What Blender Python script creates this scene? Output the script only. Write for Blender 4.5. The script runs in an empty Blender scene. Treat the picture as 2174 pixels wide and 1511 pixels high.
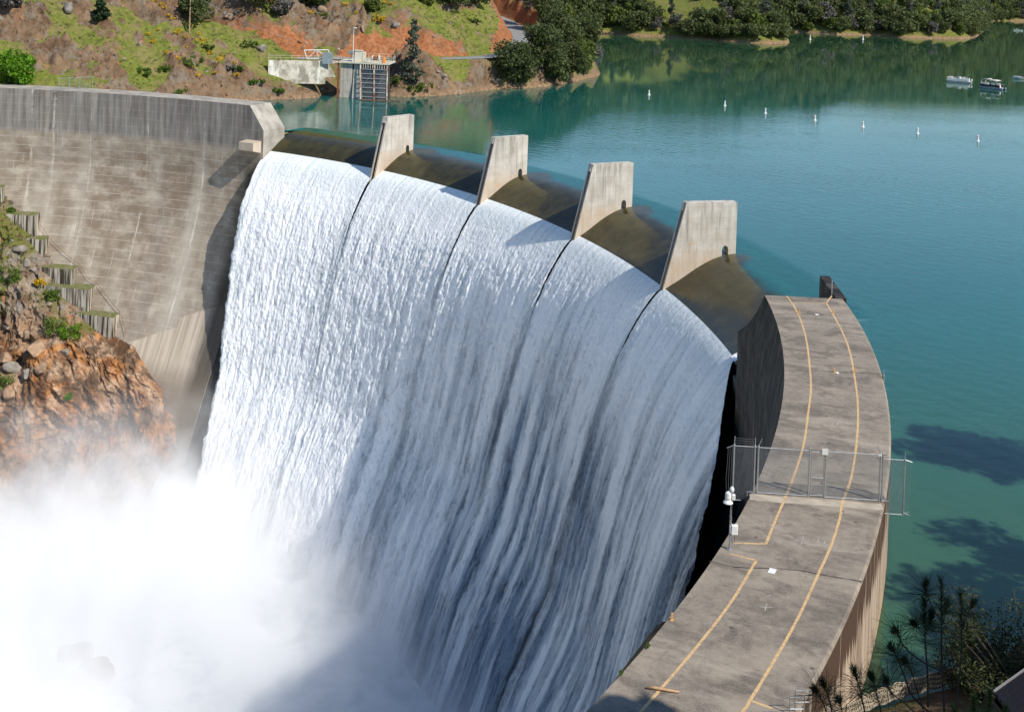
import bpy, bmesh, math, random
import numpy as np
from mathutils import Vector, Matrix
R = math.radians
scene = bpy.context.scene
COL = scene.collection
rnd = random.Random(7)

# ------------------------------------------------------------------ camera
FPX, IW, IH = 2647.44, 2174.0, 1511.0
PIT, ROL, PYO = 0.0135, 0.0355, -814.38
HC = 32.566
FW = Vector((0, math.cos(PIT), -math.sin(PIT)))
_up = Vector((0, math.sin(PIT), math.cos(PIT)))
_rt = Vector((1, 0, 0))
RT = math.cos(ROL) * _rt + math.sin(ROL) * _up
UP = -math.sin(ROL) * _rt + math.cos(ROL) * _up
CAM = Vector((0, 0, HC))
cd = bpy.data.cameras.new('camera')
cam = bpy.data.objects.new('camera', cd)
COL.objects.link(cam)
cd.sensor_width = 36.0
cd.lens = 36.0 * FPX / IW
cd.shift_y = PYO / IW
cd.clip_start = 0.5
cd.clip_end = 6000
m = Matrix((RT, UP, -FW)).transposed().to_4x4()
m.translation = CAM
cam.matrix_world = m
scene.camera = cam


def ray(x, y):
    d = FW + (x - IW / 2) / FPX * RT - (y - IH / 2 - PYO) / FPX * UP
    return d


def at_z(x, y, z):
    d = ray(x, y)
    return CAM + d * ((z - HC) / d.z)


def at_y(x, y, Y):
    d = ray(x, y)
    return CAM + d * (Y / d.y)


# ------------------------------------------------------------------ light
SUN_AZ, SUN_EL = R(-38.5), R(43.0)
sun_dir = Vector((math.cos(SUN_EL) * math.cos(SUN_AZ), math.cos(SUN_EL) * math.sin(SUN_AZ), math.sin(SUN_EL)))
w = bpy.data.worlds.new('World')
scene.world = w
w.use_nodes = True
nt = w.node_tree
sky = nt.nodes.new('ShaderNodeTexSky')
sky.sky_type = 'NISHITA'
sky.sun_disc = False
sky.sun_elevation = SUN_EL
sky.sun_rotation = R(128.5)
sky.altitude = 300
sky.air_density = 1.25
sky.dust_density = 0.0
sky.ozone_density = 5.0
nt.nodes['Background'].inputs['Strength'].default_value = 0.13
nt.links.new(sky.outputs[0], nt.nodes['Background'].inputs['Color'])
sl = bpy.data.lights.new('sun', 'SUN')
sl.energy = 5.0
sl.angle = R(0.53)
sl.color = (1.0, 0.94, 0.84)
so = bpy.data.objects.new('sun', sl)
COL.objects.link(so)
so.rotation_euler = (-sun_dir).to_track_quat('-Z', 'Y').to_euler()
so.location = (60, -60, 120)
scene.view_settings.view_transform = 'Standard'
scene.view_settings.look = 'None'
scene.view_settings.exposure = 0.16
scene.view_settings.gamma = 1.0
cy = scene.cycles
cy.max_bounces = 14
cy.diffuse_bounces = 3
cy.glossy_bounces = 3
cy.transmission_bounces = 4
cy.transparent_max_bounces = 16
cy.volume_bounces = 12
cy.volume_step_rate = 1.0
cy.volume_max_steps = 256
cy.use_denoising = True
cy.caustics_reflective = False
cy.caustics_refractive = False

# ------------------------------------------------------------------ dam constants
CX, CY = -98.528, 108.042          # centre of the arch in plan
R_IN, R_OUT = 120.3, 126.7         # crest deck edges
Z_R, Z_L = 5.51, 4.9               # deck levels at the right and left abutment
TH_L, TH_R = 62.0, 3.6             # ends of the overflow section (degrees)
PIERS = [50.26, 38.30, 26.86, 15.08]
RIVER = -58.0


FZ = [-70, -58, -50, -40, -31, -24, -18, -12, -8, 10]
FR = [98.8, 101.4, 103.8, 108.2, 112.5, 115.8, 118.3, 120.1, 120.75, 120.75]


def face_r(z):
    """radius of the battered downstream face at height z"""
    return float(np.interp(z, FZ, FR))


def pol(th, r, z):
    a = R(th)
    return Vector((CX + r * math.cos(a), CY + r * math.sin(a), z))


# ------------------------------------------------------------------ numpy noise
_pr = np.random.RandomState(11).permutation(512)
_perm = np.concatenate([_pr, _pr, _pr])
_g = np.random.RandomState(5).normal(size=(512, 3))
_g /= np.linalg.norm(_g, axis=1)[:, None]


def perlin(x, y, z=0.0):
    x, y, z = np.broadcast_arrays(np.asarray(x, float), np.asarray(y, float), np.asarray(z, float))
    xi, yi, zi = np.floor(x).astype(int), np.floor(y).astype(int), np.floor(z).astype(int)
    xf, yf, zf = x - xi, y - yi, z - zi
    u, v, w_ = [t * t * t * (t * (t * 6 - 15) + 10) for t in (xf, yf, zf)]
    out = 0
    for dx in (0, 1):
        for dy in (0, 1):
            for dz in (0, 1):
                h = _perm[(_perm[(_perm[(xi + dx) & 511] + yi + dy) & 511] + zi + dz) & 511]
                gr = _g[h]
                d = gr[..., 0] * (xf - dx) + gr[..., 1] * (yf - dy) + gr[..., 2] * (zf - dz)
                wt = (u if dx else 1 - u) * (v if dy else 1 - v) * (w_ if dz else 1 - w_)
                out = out + d * wt
    return out * 1.5


def fbm(x, y, z=0.0, o=4, g=0.5, l=2.03):
    a, s, n = 1.0, 0.0, 0.0
    for i in range(o):
        s = s + a * perlin(x * l ** i + i * 17.3, y * l ** i + i * 5.1, np.asarray(z) * l ** i + i * 9.7)
        n += a
        a *= g
    return s / n


def ridged(x, y, z=0.0, o=4, g=0.55, l=2.1):
    a, s, n = 1.0, 0.0, 0.0
    for i in range(o):
        s = s + a * (1 - np.abs(perlin(x * l ** i + i * 13.3, y * l ** i + i * 7.1, np.asarray(z) * l ** i + i * 3.7)) * 2)
        n += a
        a *= g
    return s / n


def sstep(a, b, x):
    t = np.clip((np.asarray(x, float) - a) / (b - a), 0, 1)
    return t * t * (3 - 2 * t)


# ------------------------------------------------------------------ mesh builder
class MB:
    def __init__(s):
        s.v, s.f, s.uv, s.mi = [], [], [], []

    def add(s, vs, fs, mi=0, uv=None):
        o = len(s.v)
        s.v += [tuple(p) for p in vs]
        for k, f in enumerate(fs):
            s.f.append(tuple(i + o for i in f))
            s.mi.append(mi)
            s.uv.append(uv[k] if uv else None)
        return s

    def box(s, c, size, rot=None, mi=0, bev=0.0):
        hx, hy, hz = [k / 2 for k in size]
        c = Vector(c)
        M = rot.to_3x3() if rot is not None else Matrix.Identity(3)
        if bev > 0:
            b = min(bev, hx * .9, hy * .9, hz * .9)
            bm = bmesh.new()
            bmesh.ops.create_cube(bm, size=1)
            for q in bm.verts:
                q.co = Vector((q.co.x * size[0], q.co.y * size[1], q.co.z * size[2]))
            bmesh.ops.bevel(bm, geom=bm.edges[:], offset=b, segments=1, affect='EDGES', profile=.5)
            bm.verts.index_update()
            s.add([c + M @ q.co for q in bm.verts], [[q.index for q in f.verts] for f in bm.faces], mi)
            bm.free()
            return s
        vs = [c + M @ Vector((x * hx, y * hy, z * hz)) for x in (-1, 1) for y in (-1, 1) for z in (-1, 1)]
        s.add(vs, [(0, 1, 3, 2), (4, 6, 7, 5), (0, 4, 5, 1), (2, 3, 7, 6), (0, 2, 6, 4), (1, 5, 7, 3)], mi)
        return s

    def prism(s, poly, ext, mi=0):
        n = len(poly)
        ext = Vector(ext)
        vs = [Vector(p) for p in poly] + [Vector(p) + ext for p in poly]
        fs = [tuple(range(n))[::-1], tuple(range(n, 2 * n))]
        fs += [(i, (i + 1) % n, n + (i + 1) % n, n + i) for i in range(n)]
        s.add(vs, fs, mi)
        return s

    def tube(s, pts, rad, seg=8, mi=0, cap=True):
        pts = [Vector(p) for p in pts]
        n = len(pts)
        rads = rad if hasattr(rad, '__len__') else [rad] * n
        vs, fs = [], []
        prev = None
        for i, p in enumerate(pts):
            t = (pts[min(i + 1, n - 1)] - pts[max(i - 1, 0)]).normalized()
            if prev is None:
                a = t.orthogonal().normalized()
            else:
                a = (prev - t * prev.dot(t))
                a = a.normalized() if a.length > 1e-6 else t.orthogonal().normalized()
            prev = a
            b = t.cross(a)
            for k in range(seg):
                q = 2 * math.pi * k / seg
                vs.append(p + (a * math.cos(q) + b * math.sin(q)) * rads[i])
        for i in range(n - 1):
            for k in range(seg):
                fs.append((i * seg + k, i * seg + (k + 1) % seg, (i + 1) * seg + (k + 1) % seg, (i + 1) * seg + k))
        if cap:
            fs.append(tuple(range(seg))[::-1])
            fs.append(tuple(range((n - 1) * seg, n * seg)))
        s.add(vs, fs, mi)
        return s

    def lathe(s, c, prof, seg=16, mi=0):
        c = Vector(c)
        n = len(prof)
        vs = [c + Vector((r * math.cos(2 * math.pi * k / seg), r * math.sin(2 * math.pi * k / seg), z)) for r, z in prof for k in range(seg)]
        fs = [(i * seg + k, i * seg + (k + 1) % seg, (i + 1) * seg + (k + 1) % seg, (i + 1) * seg + k) for i in range(n - 1) for k in range(seg)]
        fs += [tuple(range(seg))[::-1], tuple(range((n - 1) * seg, n * seg))]
        s.add(vs, fs, mi)
        return s

    def build(s, name, mats, parent=None, loc=None, smooth=False, local=False):
        me = bpy.data.meshes.new(name)
        o0 = Vector((0, 0, 0))
        if loc is not None:
            o0 = Vector(loc)
        elif parent is not None and not local:
            q = parent
            while q.parent is not None:
                q = q.parent
            o0 = Vector(q.location)
        me.from_pydata([Vector(p) - o0 for p in s.v], [], s.f)
        for mt in (mats if isinstance(mats, (list, tuple)) else [mats]):
            me.materials.append(mt)
        if any(s.mi):
            me.polygons.foreach_set('material_index', s.mi)
        if any(u is not None for u in s.uv):
            l = me.uv_layers.new(name='UVMap')
            k = 0
            flat = []
            for f, u in zip(s.f, s.uv):
                flat += [c for q in (u if u is not None else [(0, 0)] * len(f)) for c in q]
            l.data.foreach_set('uv', flat)
        if smooth:
            me.polygons.foreach_set('use_smooth', [True] * len(me.polygons))
        ob = bpy.data.objects.new(name, me)
        COL.objects.link(ob)
        if parent is not None:
            ob.parent = parent
        elif loc is not None:
            ob.location = o0
        return ob


def grid_mesh(name, P, mats, attrs=None, parent=None, smooth=True, keep=None, uv=None):
    """P: (n, m, 3) array of points; attrs: float point attributes"""
    n, m_ = P.shape[:2]
    idx = np.arange(n * m_).reshape(n, m_)
    F = np.stack([idx[:-1, :-1], idx[:-1, 1:], idx[1:, 1:], idx[1:, :-1]], -1)
    if keep is not None:
        F = F[keep]
    F = F.reshape(-1, 4)
    me = bpy.data.meshes.new(name)
    me.vertices.add(n * m_)
    me.vertices.foreach_set('co', P.reshape(-1).astype(np.float32))
    me.loops.add(len(F) * 4)
    me.loops.foreach_set('vertex_index', F.reshape(-1).astype(np.int32))
    me.polygons.add(len(F))
    me.polygons.foreach_set('loop_start', np.arange(0, len(F) * 4, 4, dtype=np.int32))
    me.polygons.foreach_set('loop_total', np.full(len(F), 4, dtype=np.int32))
    me.update(calc_edges=True)
    if uv is not None:
        l = me.uv_layers.new(name='UVMap')
        l.data.foreach_set('uv', uv.reshape(-1, 2)[F.reshape(-1)].reshape(-1).astype(np.float32))
    for k, a in (attrs or {}).items():
        at = me.attributes.new(k, 'FLOAT', 'POINT')
        at.data.foreach_set('value', np.asarray(a, np.float32).reshape(-1))
    for mt in (mats if isinstance(mats, (list, tuple)) else [mats]):
        me.materials.append(mt)
    if smooth:
        me.polygons.foreach_set('use_smooth', np.ones(len(F), bool))
    ob = bpy.data.objects.new(name, me)
    COL.objects.link(ob)
    if parent is not None:
        ob.parent = parent
        ob.location = -Vector(parent.location)
    return ob


def tri_mesh(name, V, F, mat, parent=None, attrs=None):
    me = bpy.data.meshes.new(name)
    V = np.asarray(V, np.float32)
    F = np.asarray(F, np.int32)
    k = F.shape[1]
    me.vertices.add(len(V))
    me.vertices.foreach_set('co', V.reshape(-1))
    me.loops.add(F.size)
    me.loops.foreach_set('vertex_index', F.reshape(-1))
    me.polygons.add(len(F))
    me.polygons.foreach_set('loop_start', np.arange(0, F.size, k, dtype=np.int32))
    me.polygons.foreach_set('loop_total', np.full(len(F), k, dtype=np.int32))
    me.update(calc_edges=True)
    for kk, a in (attrs or {}).items():
        at = me.attributes.new(kk, 'FLOAT', 'POINT')
        at.data.foreach_set('value', np.asarray(a, np.float32).reshape(-1))
    me.materials.append(mat)
    ob = bpy.data.objects.new(name, me)
    COL.objects.link(ob)
    if parent is not None:
        ob.parent = parent
    return ob


def tag(o, label=None, cat=None, group=None, kind=None):
    if label: o['label'] = label
    if cat: o['category'] = cat
    if group: o['group'] = group
    if kind: o['kind'] = kind
    return o


def thing(name, label, cat, loc=(0, 0, 0), rotz=0.0, group=None):
    o = bpy.data.objects.new(name, None)
    COL.objects.link(o)
    o.location = loc
    o.rotation_euler = (0, 0, rotz)
    o.empty_display_size = 0.3
    return tag(o, label, cat, group)


def copy_thing(o, loc, rotz=0.0, scale=1.0, label=None, group=None):
    r = o.copy()
    COL.objects.link(r)
    r.location = loc
    r.rotation_euler = (0, 0, rotz)
    r.scale = (scale, scale, scale) if not hasattr(scale, '__len__') else scale
    if label: r['label'] = label
    if group: r['group'] = group
    for ch in list(o.children):
        c = ch.copy()
        COL.objects.link(c)
        c.parent = r
        for gch in list(ch.children):
            g2 = gch.copy()
            COL.objects.link(g2)
            g2.parent = c
    return r


# ------------------------------------------------------------------ materials
class NT:
    def __init__(s, name):
        s.m = bpy.data.materials.new(name)
        s.m.use_nodes = True
        s.t = s.m.node_tree
        s.b = s.t.nodes['Principled BSDF']
        s.out = s.t.nodes['Material Output']

    def n(s, t, **k):
        nd = s.t.nodes.new(t)
        for a, b in k.items():
            setattr(nd, a, b)
        return nd

    def set(s, sock, val):
        if hasattr(val, 'is_linked') or isinstance(val, bpy.types.NodeSocket):
            s.t.links.new(val, sock)
        elif isinstance(val, (tuple, list)) and len(val) == 3 and sock.type == 'RGBA':
            sock.default_value = (*val, 1)
        else:
            sock.default_value = val

    def noise(s, co, scale=1.0, detail=4, rough=0.55, dist=0.0, out=0, lac=2.0):
        nd = s.n('ShaderNodeTexNoise')
        if co is not None: s.t.links.new(co, nd.inputs['Vector'])
        s.set(nd.inputs['Scale'], scale)
        nd.inputs['Detail'].default_value = detail
        nd.inputs['Roughness'].default_value = rough
        nd.inputs['Distortion'].default_value = dist
        nd.inputs['Lacunarity'].default_value = lac
        return nd.outputs[out]

    def vor(s, co, scale=1.0, feature='F1', out='Distance'):
        nd = s.n('ShaderNodeTexVoronoi', feature=feature)
        if co is not None: s.t.links.new(co, nd.inputs['Vector'])
        nd.inputs['Scale'].default_value = scale
        return nd.outputs[out]

    def mapping(s, co, scale=(1, 1, 1), loc=(0, 0, 0), rot=(0, 0, 0)):
        nd = s.n('ShaderNodeMapping')
        s.t.links.new(co, nd.inputs['Vector'])
        nd.inputs['Scale'].default_value = scale
        nd.inputs['Location'].default_value = loc
        nd.inputs['Rotation'].default_value = rot
        return nd.outputs[0]

    def mr(s, v, a, b, c=0.0, d=1.0, smooth=False):
        nd = s.n('ShaderNodeMapRange')
        if smooth: nd.interpolation_type = 'SMOOTHSTEP'
        s.set(nd.inputs['Value'], v)
        nd.inputs['From Min'].default_value = a
        nd.inputs['From Max'].default_value = b
        s.set(nd.inputs['To Min'], c)
        s.set(nd.inputs['To Max'], d)
        return nd.outputs[0]

    def math(s, op, a, b=0.0, clamp=False):
        nd = s.n('ShaderNodeMath', operation=op)
        nd.use_clamp = clamp
        s.set(nd.inputs[0], a)
        s.set(nd.inputs[1], b)
        return nd.outputs[0]

    def mix(s, f, a, b, mode='MIX'):
        nd = s.n('ShaderNodeMix', data_type='RGBA', blend_type=mode)
        s.set(nd.inputs[0], f)
        s.set(nd.inputs[6], a)
        s.set(nd.inputs[7], b)
        return nd.outputs[2]

    def attr(s, name):
        return s.n('ShaderNodeAttribute', attribute_name=name).outputs['Fac']

    def pos(s):
        return s.n('ShaderNodeNewGeometry').outputs['Position']

    def obj(s):
        return s.n('ShaderNodeTexCoord').outputs['Object']

    def uv(s):
        return s.n('ShaderNodeTexCoord').outputs['UV']

    def sep(s, v):
        nd = s.n('ShaderNodeSeparateXYZ')
        s.t.links.new(v, nd.inputs[0])
        return nd.outputs

    def rand(s):
        return s.n('ShaderNodeObjectInfo').outputs['Random']

    def bump(s, h, strength=0.5, dist=0.1):
        nd = s.n('ShaderNodeBump')
        nd.inputs['Strength'].default_value = strength
        nd.inputs['Distance'].default_value = dist
        s.t.links.new(h, nd.inputs['Height'])
        s.t.links.new(nd.outputs[0], s.b.inputs['Normal'])
        return nd

    def done(s, color=None, rough=None, spec=None, metal=None):
        if color is not None: s.set(s.b.inputs['Base Color'], color)
        if rough is not None: s.set(s.b.inputs['Roughness'], rough)
        if spec is not None: s.b.inputs['Specular IOR Level'].default_value = spec
        if metal is not None: s.b.inputs['Metallic'].default_value = metal
        return s.m


def plain(name, col, rough=0.6, metal=0.0, var=0.25, scale=3.0, spec=0.4):
    t = NT(name)
    n_ = t.noise(t.pos(), scale, 4)
    c = t.mix(t.mr(n_, 0.3, 0.7), tuple(k * (1 - var) for k in col), tuple(min(1, k * (1 + var * .6)) for k in col))
    return t.done(c, rough, spec, metal)

# ================================================================== DAM
def mat_wall():
    """old board-marked concrete: lift lines, lime streaks, brown and dark runs (UV = arc length, height in metres)"""
    t = NT('weathered_wall_concrete')
    uv = t.uv()
    u, v, _ = t.sep(uv)
    base = t.mix(t.mr(t.noise(uv, 0.35, 6, .6), .35, .68), (0.235, 0.19, 0.14), (0.45, 0.39, 0.305))
    # blotchy blocks between lift lines
    bl = t.noise(t.mapping(uv, (0.2, 0.42, 1)), 1.0, 7, .7)
    low = t.mr(v, -2.5, -5.5)
    base = t.mix(t.math('MULTIPLY', t.mr(bl, .42, .56), t.math('MULTIPLY', low, t.mr(v, -32, -12, .3, .75))), base, (0.19, 0.135, 0.09))
    # upper band: grey, stained dark by water
    up = t.mr(v, -3.2, -2.2, 0, 1)
    grey = t.mix(t.mr(t.noise(t.mapping(uv, (1.1, .09, 1)), 1.0, 5, .6), .35, .65), (0.115, 0.105, 0.095), (0.3, 0.28, 0.25))
    grey = t.mix(t.mr(t.noise(t.mapping(uv, (.9, .06, 1), (9, 3, 0)), 1.0, 4, .6), .56, .7), grey, (0.17, 0.11, 0.07))
    base = t.mix(t.math('MULTIPLY', up, .92), base, grey)
    # pale vertical bands below
    pale = t.noise(t.mapping(uv, (.16, .012, 1), (4, 1, 0)), 1.0, 3, .5)
    base = t.mix(t.math('MULTIPLY', t.mr(pale, .46, .68), t.math('MULTIPLY', low, .55)), base, (0.5, 0.45, 0.37))
    gn = t.noise(t.mapping(uv, (.22, .02, 1), (14, 5, 0)), 1.0, 4, .6)
    base = t.mix(t.math('MULTIPLY', t.mr(gn, .54, .72), .5), base, (0.2, 0.175, 0.15))
    # lift lines every 1.5 m
    fr = t.math('FRACT', t.math('ADD', t.math('MULTIPLY', v, 1 / 1.52), t.math('MULTIPLY', t.noise(uv, .3, 2), .04)))
    ln = t.math('LESS_THAN', t.math('ABSOLUTE', t.math('SUBTRACT', fr, .5)), .035)
    lw = t.mr(t.noise(t.mapping(uv, (.5, .5, 1)), 1, 5, .75), .36, .54)
    base = t.mix(t.math('MULTIPLY', t.math('MULTIPLY', ln, lw), t.mr(up, 0, 1, .6, .22)), base, (0.5, 0.46, 0.4))
    # faint vertical formwork joints
    fv = t.math('FRACT', t.math('MULTIPLY', u, 1 / 2.4))
    base = t.mix(t.math('MULTIPLY', t.math('LESS_THAN', fv, .012), .05), base, (0.55, .52, .47))
    # white lime runs
    st = t.noise(t.mapping(uv, (2.2, .075, 1), (2, 8, 0)), 1.0, 5, .65)
    gate = t.mr(t.noise(t.mapping(uv, (.12, .22, 1)), 1.0, 3), .42, .6)
    base = t.mix(t.math('MULTIPLY', t.mr(st, .6, .74), t.math('MULTIPLY', gate, .85)), base, (0.72, 0.69, 0.64))
    # strong lime joint streaks at the big contraction joints
    for u0, wd in ((142.4, .26), (154.1, .12), (165.5, .14), (172.8, .3), (177, .3)):
        d = t.math('ABSOLUTE', t.math('SUBTRACT', t.math('ADD', u, t.math('MULTIPLY', t.noise(uv, 1.4, 5, .7), .9)), u0 + .45))
        k = t.math('MULTIPLY', t.mr(d, wd * .2, wd * 1.3, 1, 0), t.mr(t.noise(t.mapping(uv, (.7, .16, 1)), 1.2, 5, .7), .44, .62))
        base = t.mix(t.math('MULTIPLY', k, .85), base, (0.62, 0.57, 0.5))
    # pale repaired skin near the foot, edged by a rising line
    ve = t.math('ADD', t.mr(u, 132.5, 152, -28.5, -38.5), t.math('MULTIPLY', t.math('FRACT', t.math('MULTIPLY', u, .1)), 1.5))
    pk = t.math('MULTIPLY', t.mr(t.math('SUBTRACT', ve, v), 0, .25), t.mr(v, -43.5, -38, 0, 1))
    pc = t.mix(t.mr(t.noise(t.mapping(uv, (1.4, .05, 1), (6, 0, 0)), 1.0, 5, .6), .42, .62), (0.58, 0.49, 0.385), (0.38, 0.31, 0.24))
    base = t.mix(t.math('MULTIPLY', pk, .85), base, pc)
    # damp beside the fall, with its shadow band deepened in the colour
    wet_shade = t.mr(t.math('ADD', u, t.math('MULTIPLY', t.noise(t.mapping(uv, (1, .25, 1)), 1.2, 4, .6), 1.6)), 136.2, 133.6, 0, .85)
    base = t.mix(t.math('MULTIPLY', wet_shade, t.mr(v, -3.5, -7, 0, 1)), base, (0.035, 0.03, 0.025))
    # wet brown foot
    base = t.mix(t.math('MULTIPLY', t.mr(v, -37.5, -43), .85), base, (0.15, 0.105, 0.055))
    t.bump(t.noise(uv, 3.0, 6, .6), .25, .05)
    return t.done(base, t.mr(t.noise(uv, 1.5, 3), .3, .7, .75, .95), .3)


def mat_deck():
    """crest walkway: patched warm grey concrete with dark soot and pale scuffs"""
    t = NT('crest_deck_concrete')
    p = t.pos()
    n1 = t.noise(p, .32, 7, .62)
    n2 = t.noise(p, 2.2, 8, .7)
    c = t.mix(t.mr(n1, .34, .66), (0.08, 0.065, 0.051), (0.245, 0.2, 0.155))
    c = t.mix(t.mr(n2, .3, .72), c, t.mix(.5, c, (0.4, 0.345, 0.275)))
    n3 = t.noise(p, .55, 6, .68, .4)
    c = t.mix(t.math('MULTIPLY', t.mr(n3, .52, .64), .8), c, (0.085, 0.07, 0.057))
    # scuffs across the walkway
    uv = t.uv()
    n4 = t.noise(t.mapping(uv, (.5, .1, 1)), 1.0, 6, .7)
    c = t.mix(t.math('MULTIPLY', t.mr(n4, .52, .7), .6), c, (0.4, 0.345, 0.275))
    n5 = t.noise(t.mapping(uv, (.75, .22, 1), (5, 2, 0)), 1.0, 5, .65)
    c = t.mix(t.math('MULTIPLY', t.mr(n5, .52, .64), .7), c, (0.09, 0.075, 0.062))
    # speckle
    sp = t.noise(p, 14.0, 3, .6)
    c = t.mix(t.mr(sp, .35, .75, 0, .35), c, (0.4, 0.345, 0.28))
    spot = t.vor(p, .6)
    c = t.mix(t.math('MULTIPLY', t.math('LESS_THAN', spot, .06), .7), c, (0.06, 0.05, 0.045))
    # hairline cracks
    ck = t.n('ShaderNodeTexVoronoi', feature='DISTANCE_TO_EDGE')
    t.t.links.new(t.n('ShaderNodeVectorMath', operation='ADD').outputs[0], ck.inputs['Vector'])
    va = ck.inputs['Vector'].links[0].from_node
    t.t.links.new(p, va.inputs[0])
    t.t.links.new(t.noise(p, 1.2, 4, .6, 0, 1), va.inputs[1])
    ck.inputs['Scale'].default_value = .16
    c = t.mix(t.math('MULTIPLY', t.math('LESS_THAN', ck.outputs['Distance'], .0016), .45), c, (0.05, 0.042, 0.036))
    t.bump(t.noise(p, 9, 5, .65), .3, .02)
    return t.done(c, .9, .25)


def mat_face():
    """upstream and downstream faces of the right abutment: brown-black runs over pale concrete"""
    t = NT('stained_abutment_concrete')
    uv = t.uv()
    u, v, _ = t.sep(uv)
    c = t.mix(t.mr(t.noise(t.mapping(uv, (1.2, .1, 1)), 1.0, 5, .6), .38, .62), (0.22, 0.16, 0.115), (0.46, 0.36, 0.27))
    edge = t.math('ADD', v, t.math('MULTIPLY', t.noise(t.mapping(uv, (2.0, .05, 1)), 1.0, 5, .75), 5.0))
    c = t.mix(t.mr(edge, 5.9, 6.3), c, (0.075, 0.042, 0.026))
    st = t.noise(t.mapping(uv, (2.6, .08, 1), (3, 1, 0)), 1.0, 4, .6)
    c = t.mix(t.math('MULTIPLY', t.mr(st, .6, .72), .8), c, (0.72, 0.64, 0.56))
    c = t.mix(t.mr(v, 1.0, .1, 0, .5), c, (0.5, 0.33, 0.19))
    t.bump(t.noise(uv, 4, 5, .6), .3, .04)
    return t.done(c, .88, .3)


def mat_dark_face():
    t = NT('dark_shaded_concrete')  # faces turned from the sun: their shade is put into the colour
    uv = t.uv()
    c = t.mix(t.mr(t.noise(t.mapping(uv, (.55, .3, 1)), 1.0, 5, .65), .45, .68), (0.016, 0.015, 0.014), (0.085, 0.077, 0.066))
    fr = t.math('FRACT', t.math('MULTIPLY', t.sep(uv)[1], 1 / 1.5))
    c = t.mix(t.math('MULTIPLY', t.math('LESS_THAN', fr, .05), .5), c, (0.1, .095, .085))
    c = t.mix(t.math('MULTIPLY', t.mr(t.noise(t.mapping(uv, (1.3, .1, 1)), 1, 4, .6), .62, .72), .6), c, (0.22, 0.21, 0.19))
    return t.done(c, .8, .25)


def mat_pier():
    t = NT('pier_concrete')
    p = t.pos()
    c = t.mix(t.mr(t.noise(p, .55, 5, .6), .35, .65), (0.42, 0.375, 0.315), (0.56, 0.515, 0.45))
    z = t.sep(p)[2]
    c = t.mix(t.math('MULTIPLY', t.mr(t.noise(t.mapping(p, (1.5, 1.5, .1)), 1.0, 4, .6), .5, .66), t.mr(z, 0, 5.2, .1, .75)), c, (0.2, 0.185, 0.165))
    c = t.mix(t.math('MULTIPLY', t.mr(t.noise(t.mapping(p, (2.6, 2.6, .16), (5, 2, 0)), 1.0, 5, .65), .54, .66), .5), c, (0.16, 0.145, 0.125))
    fl = t.math('FRACT', t.math('MULTIPLY', z, 1 / 1.25))
    c = t.mix(t.math('MULTIPLY', t.math('LESS_THAN', fl, .03), .4), c, (0.2, 0.18, 0.15))
    wl = t.mr(t.math('ADD', z, t.math('MULTIPLY', t.noise(p, 1.4, 4), 1.2)), .75, .5)
    low = t.mr(t.math('ADD', z, t.math('MULTIPLY', t.noise(p, .8, 3), 2.5)), 1.6, .4)
    c = t.mix(t.math('MULTIPLY', low, .55), c, (0.5, 0.38, 0.26))
    c = t.mix(t.math('MULTIPLY', t.mr(t.noise(t.mapping(p, (.5, .5, 1.2)), 1.2, 5, .7), .6, .68), t.mr(z, 2.6, .5, 0, .7)), c, (0.55, 0.3, 0.13))
    t.bump(t.noise(p, 6, 5, .6), .25, .03)
    return t.done(c, .85, .3)


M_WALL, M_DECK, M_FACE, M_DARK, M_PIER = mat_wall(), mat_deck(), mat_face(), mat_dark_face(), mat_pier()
M_CAP = plain('weathered_cap_concrete', (0.36, 0.325, 0.275), .9, var=.4, scale=.5)
M_SLOT = plain('slot_shade_dark', (0.012, 0.011, 0.011), .7)


R_FACE = 120.75


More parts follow.
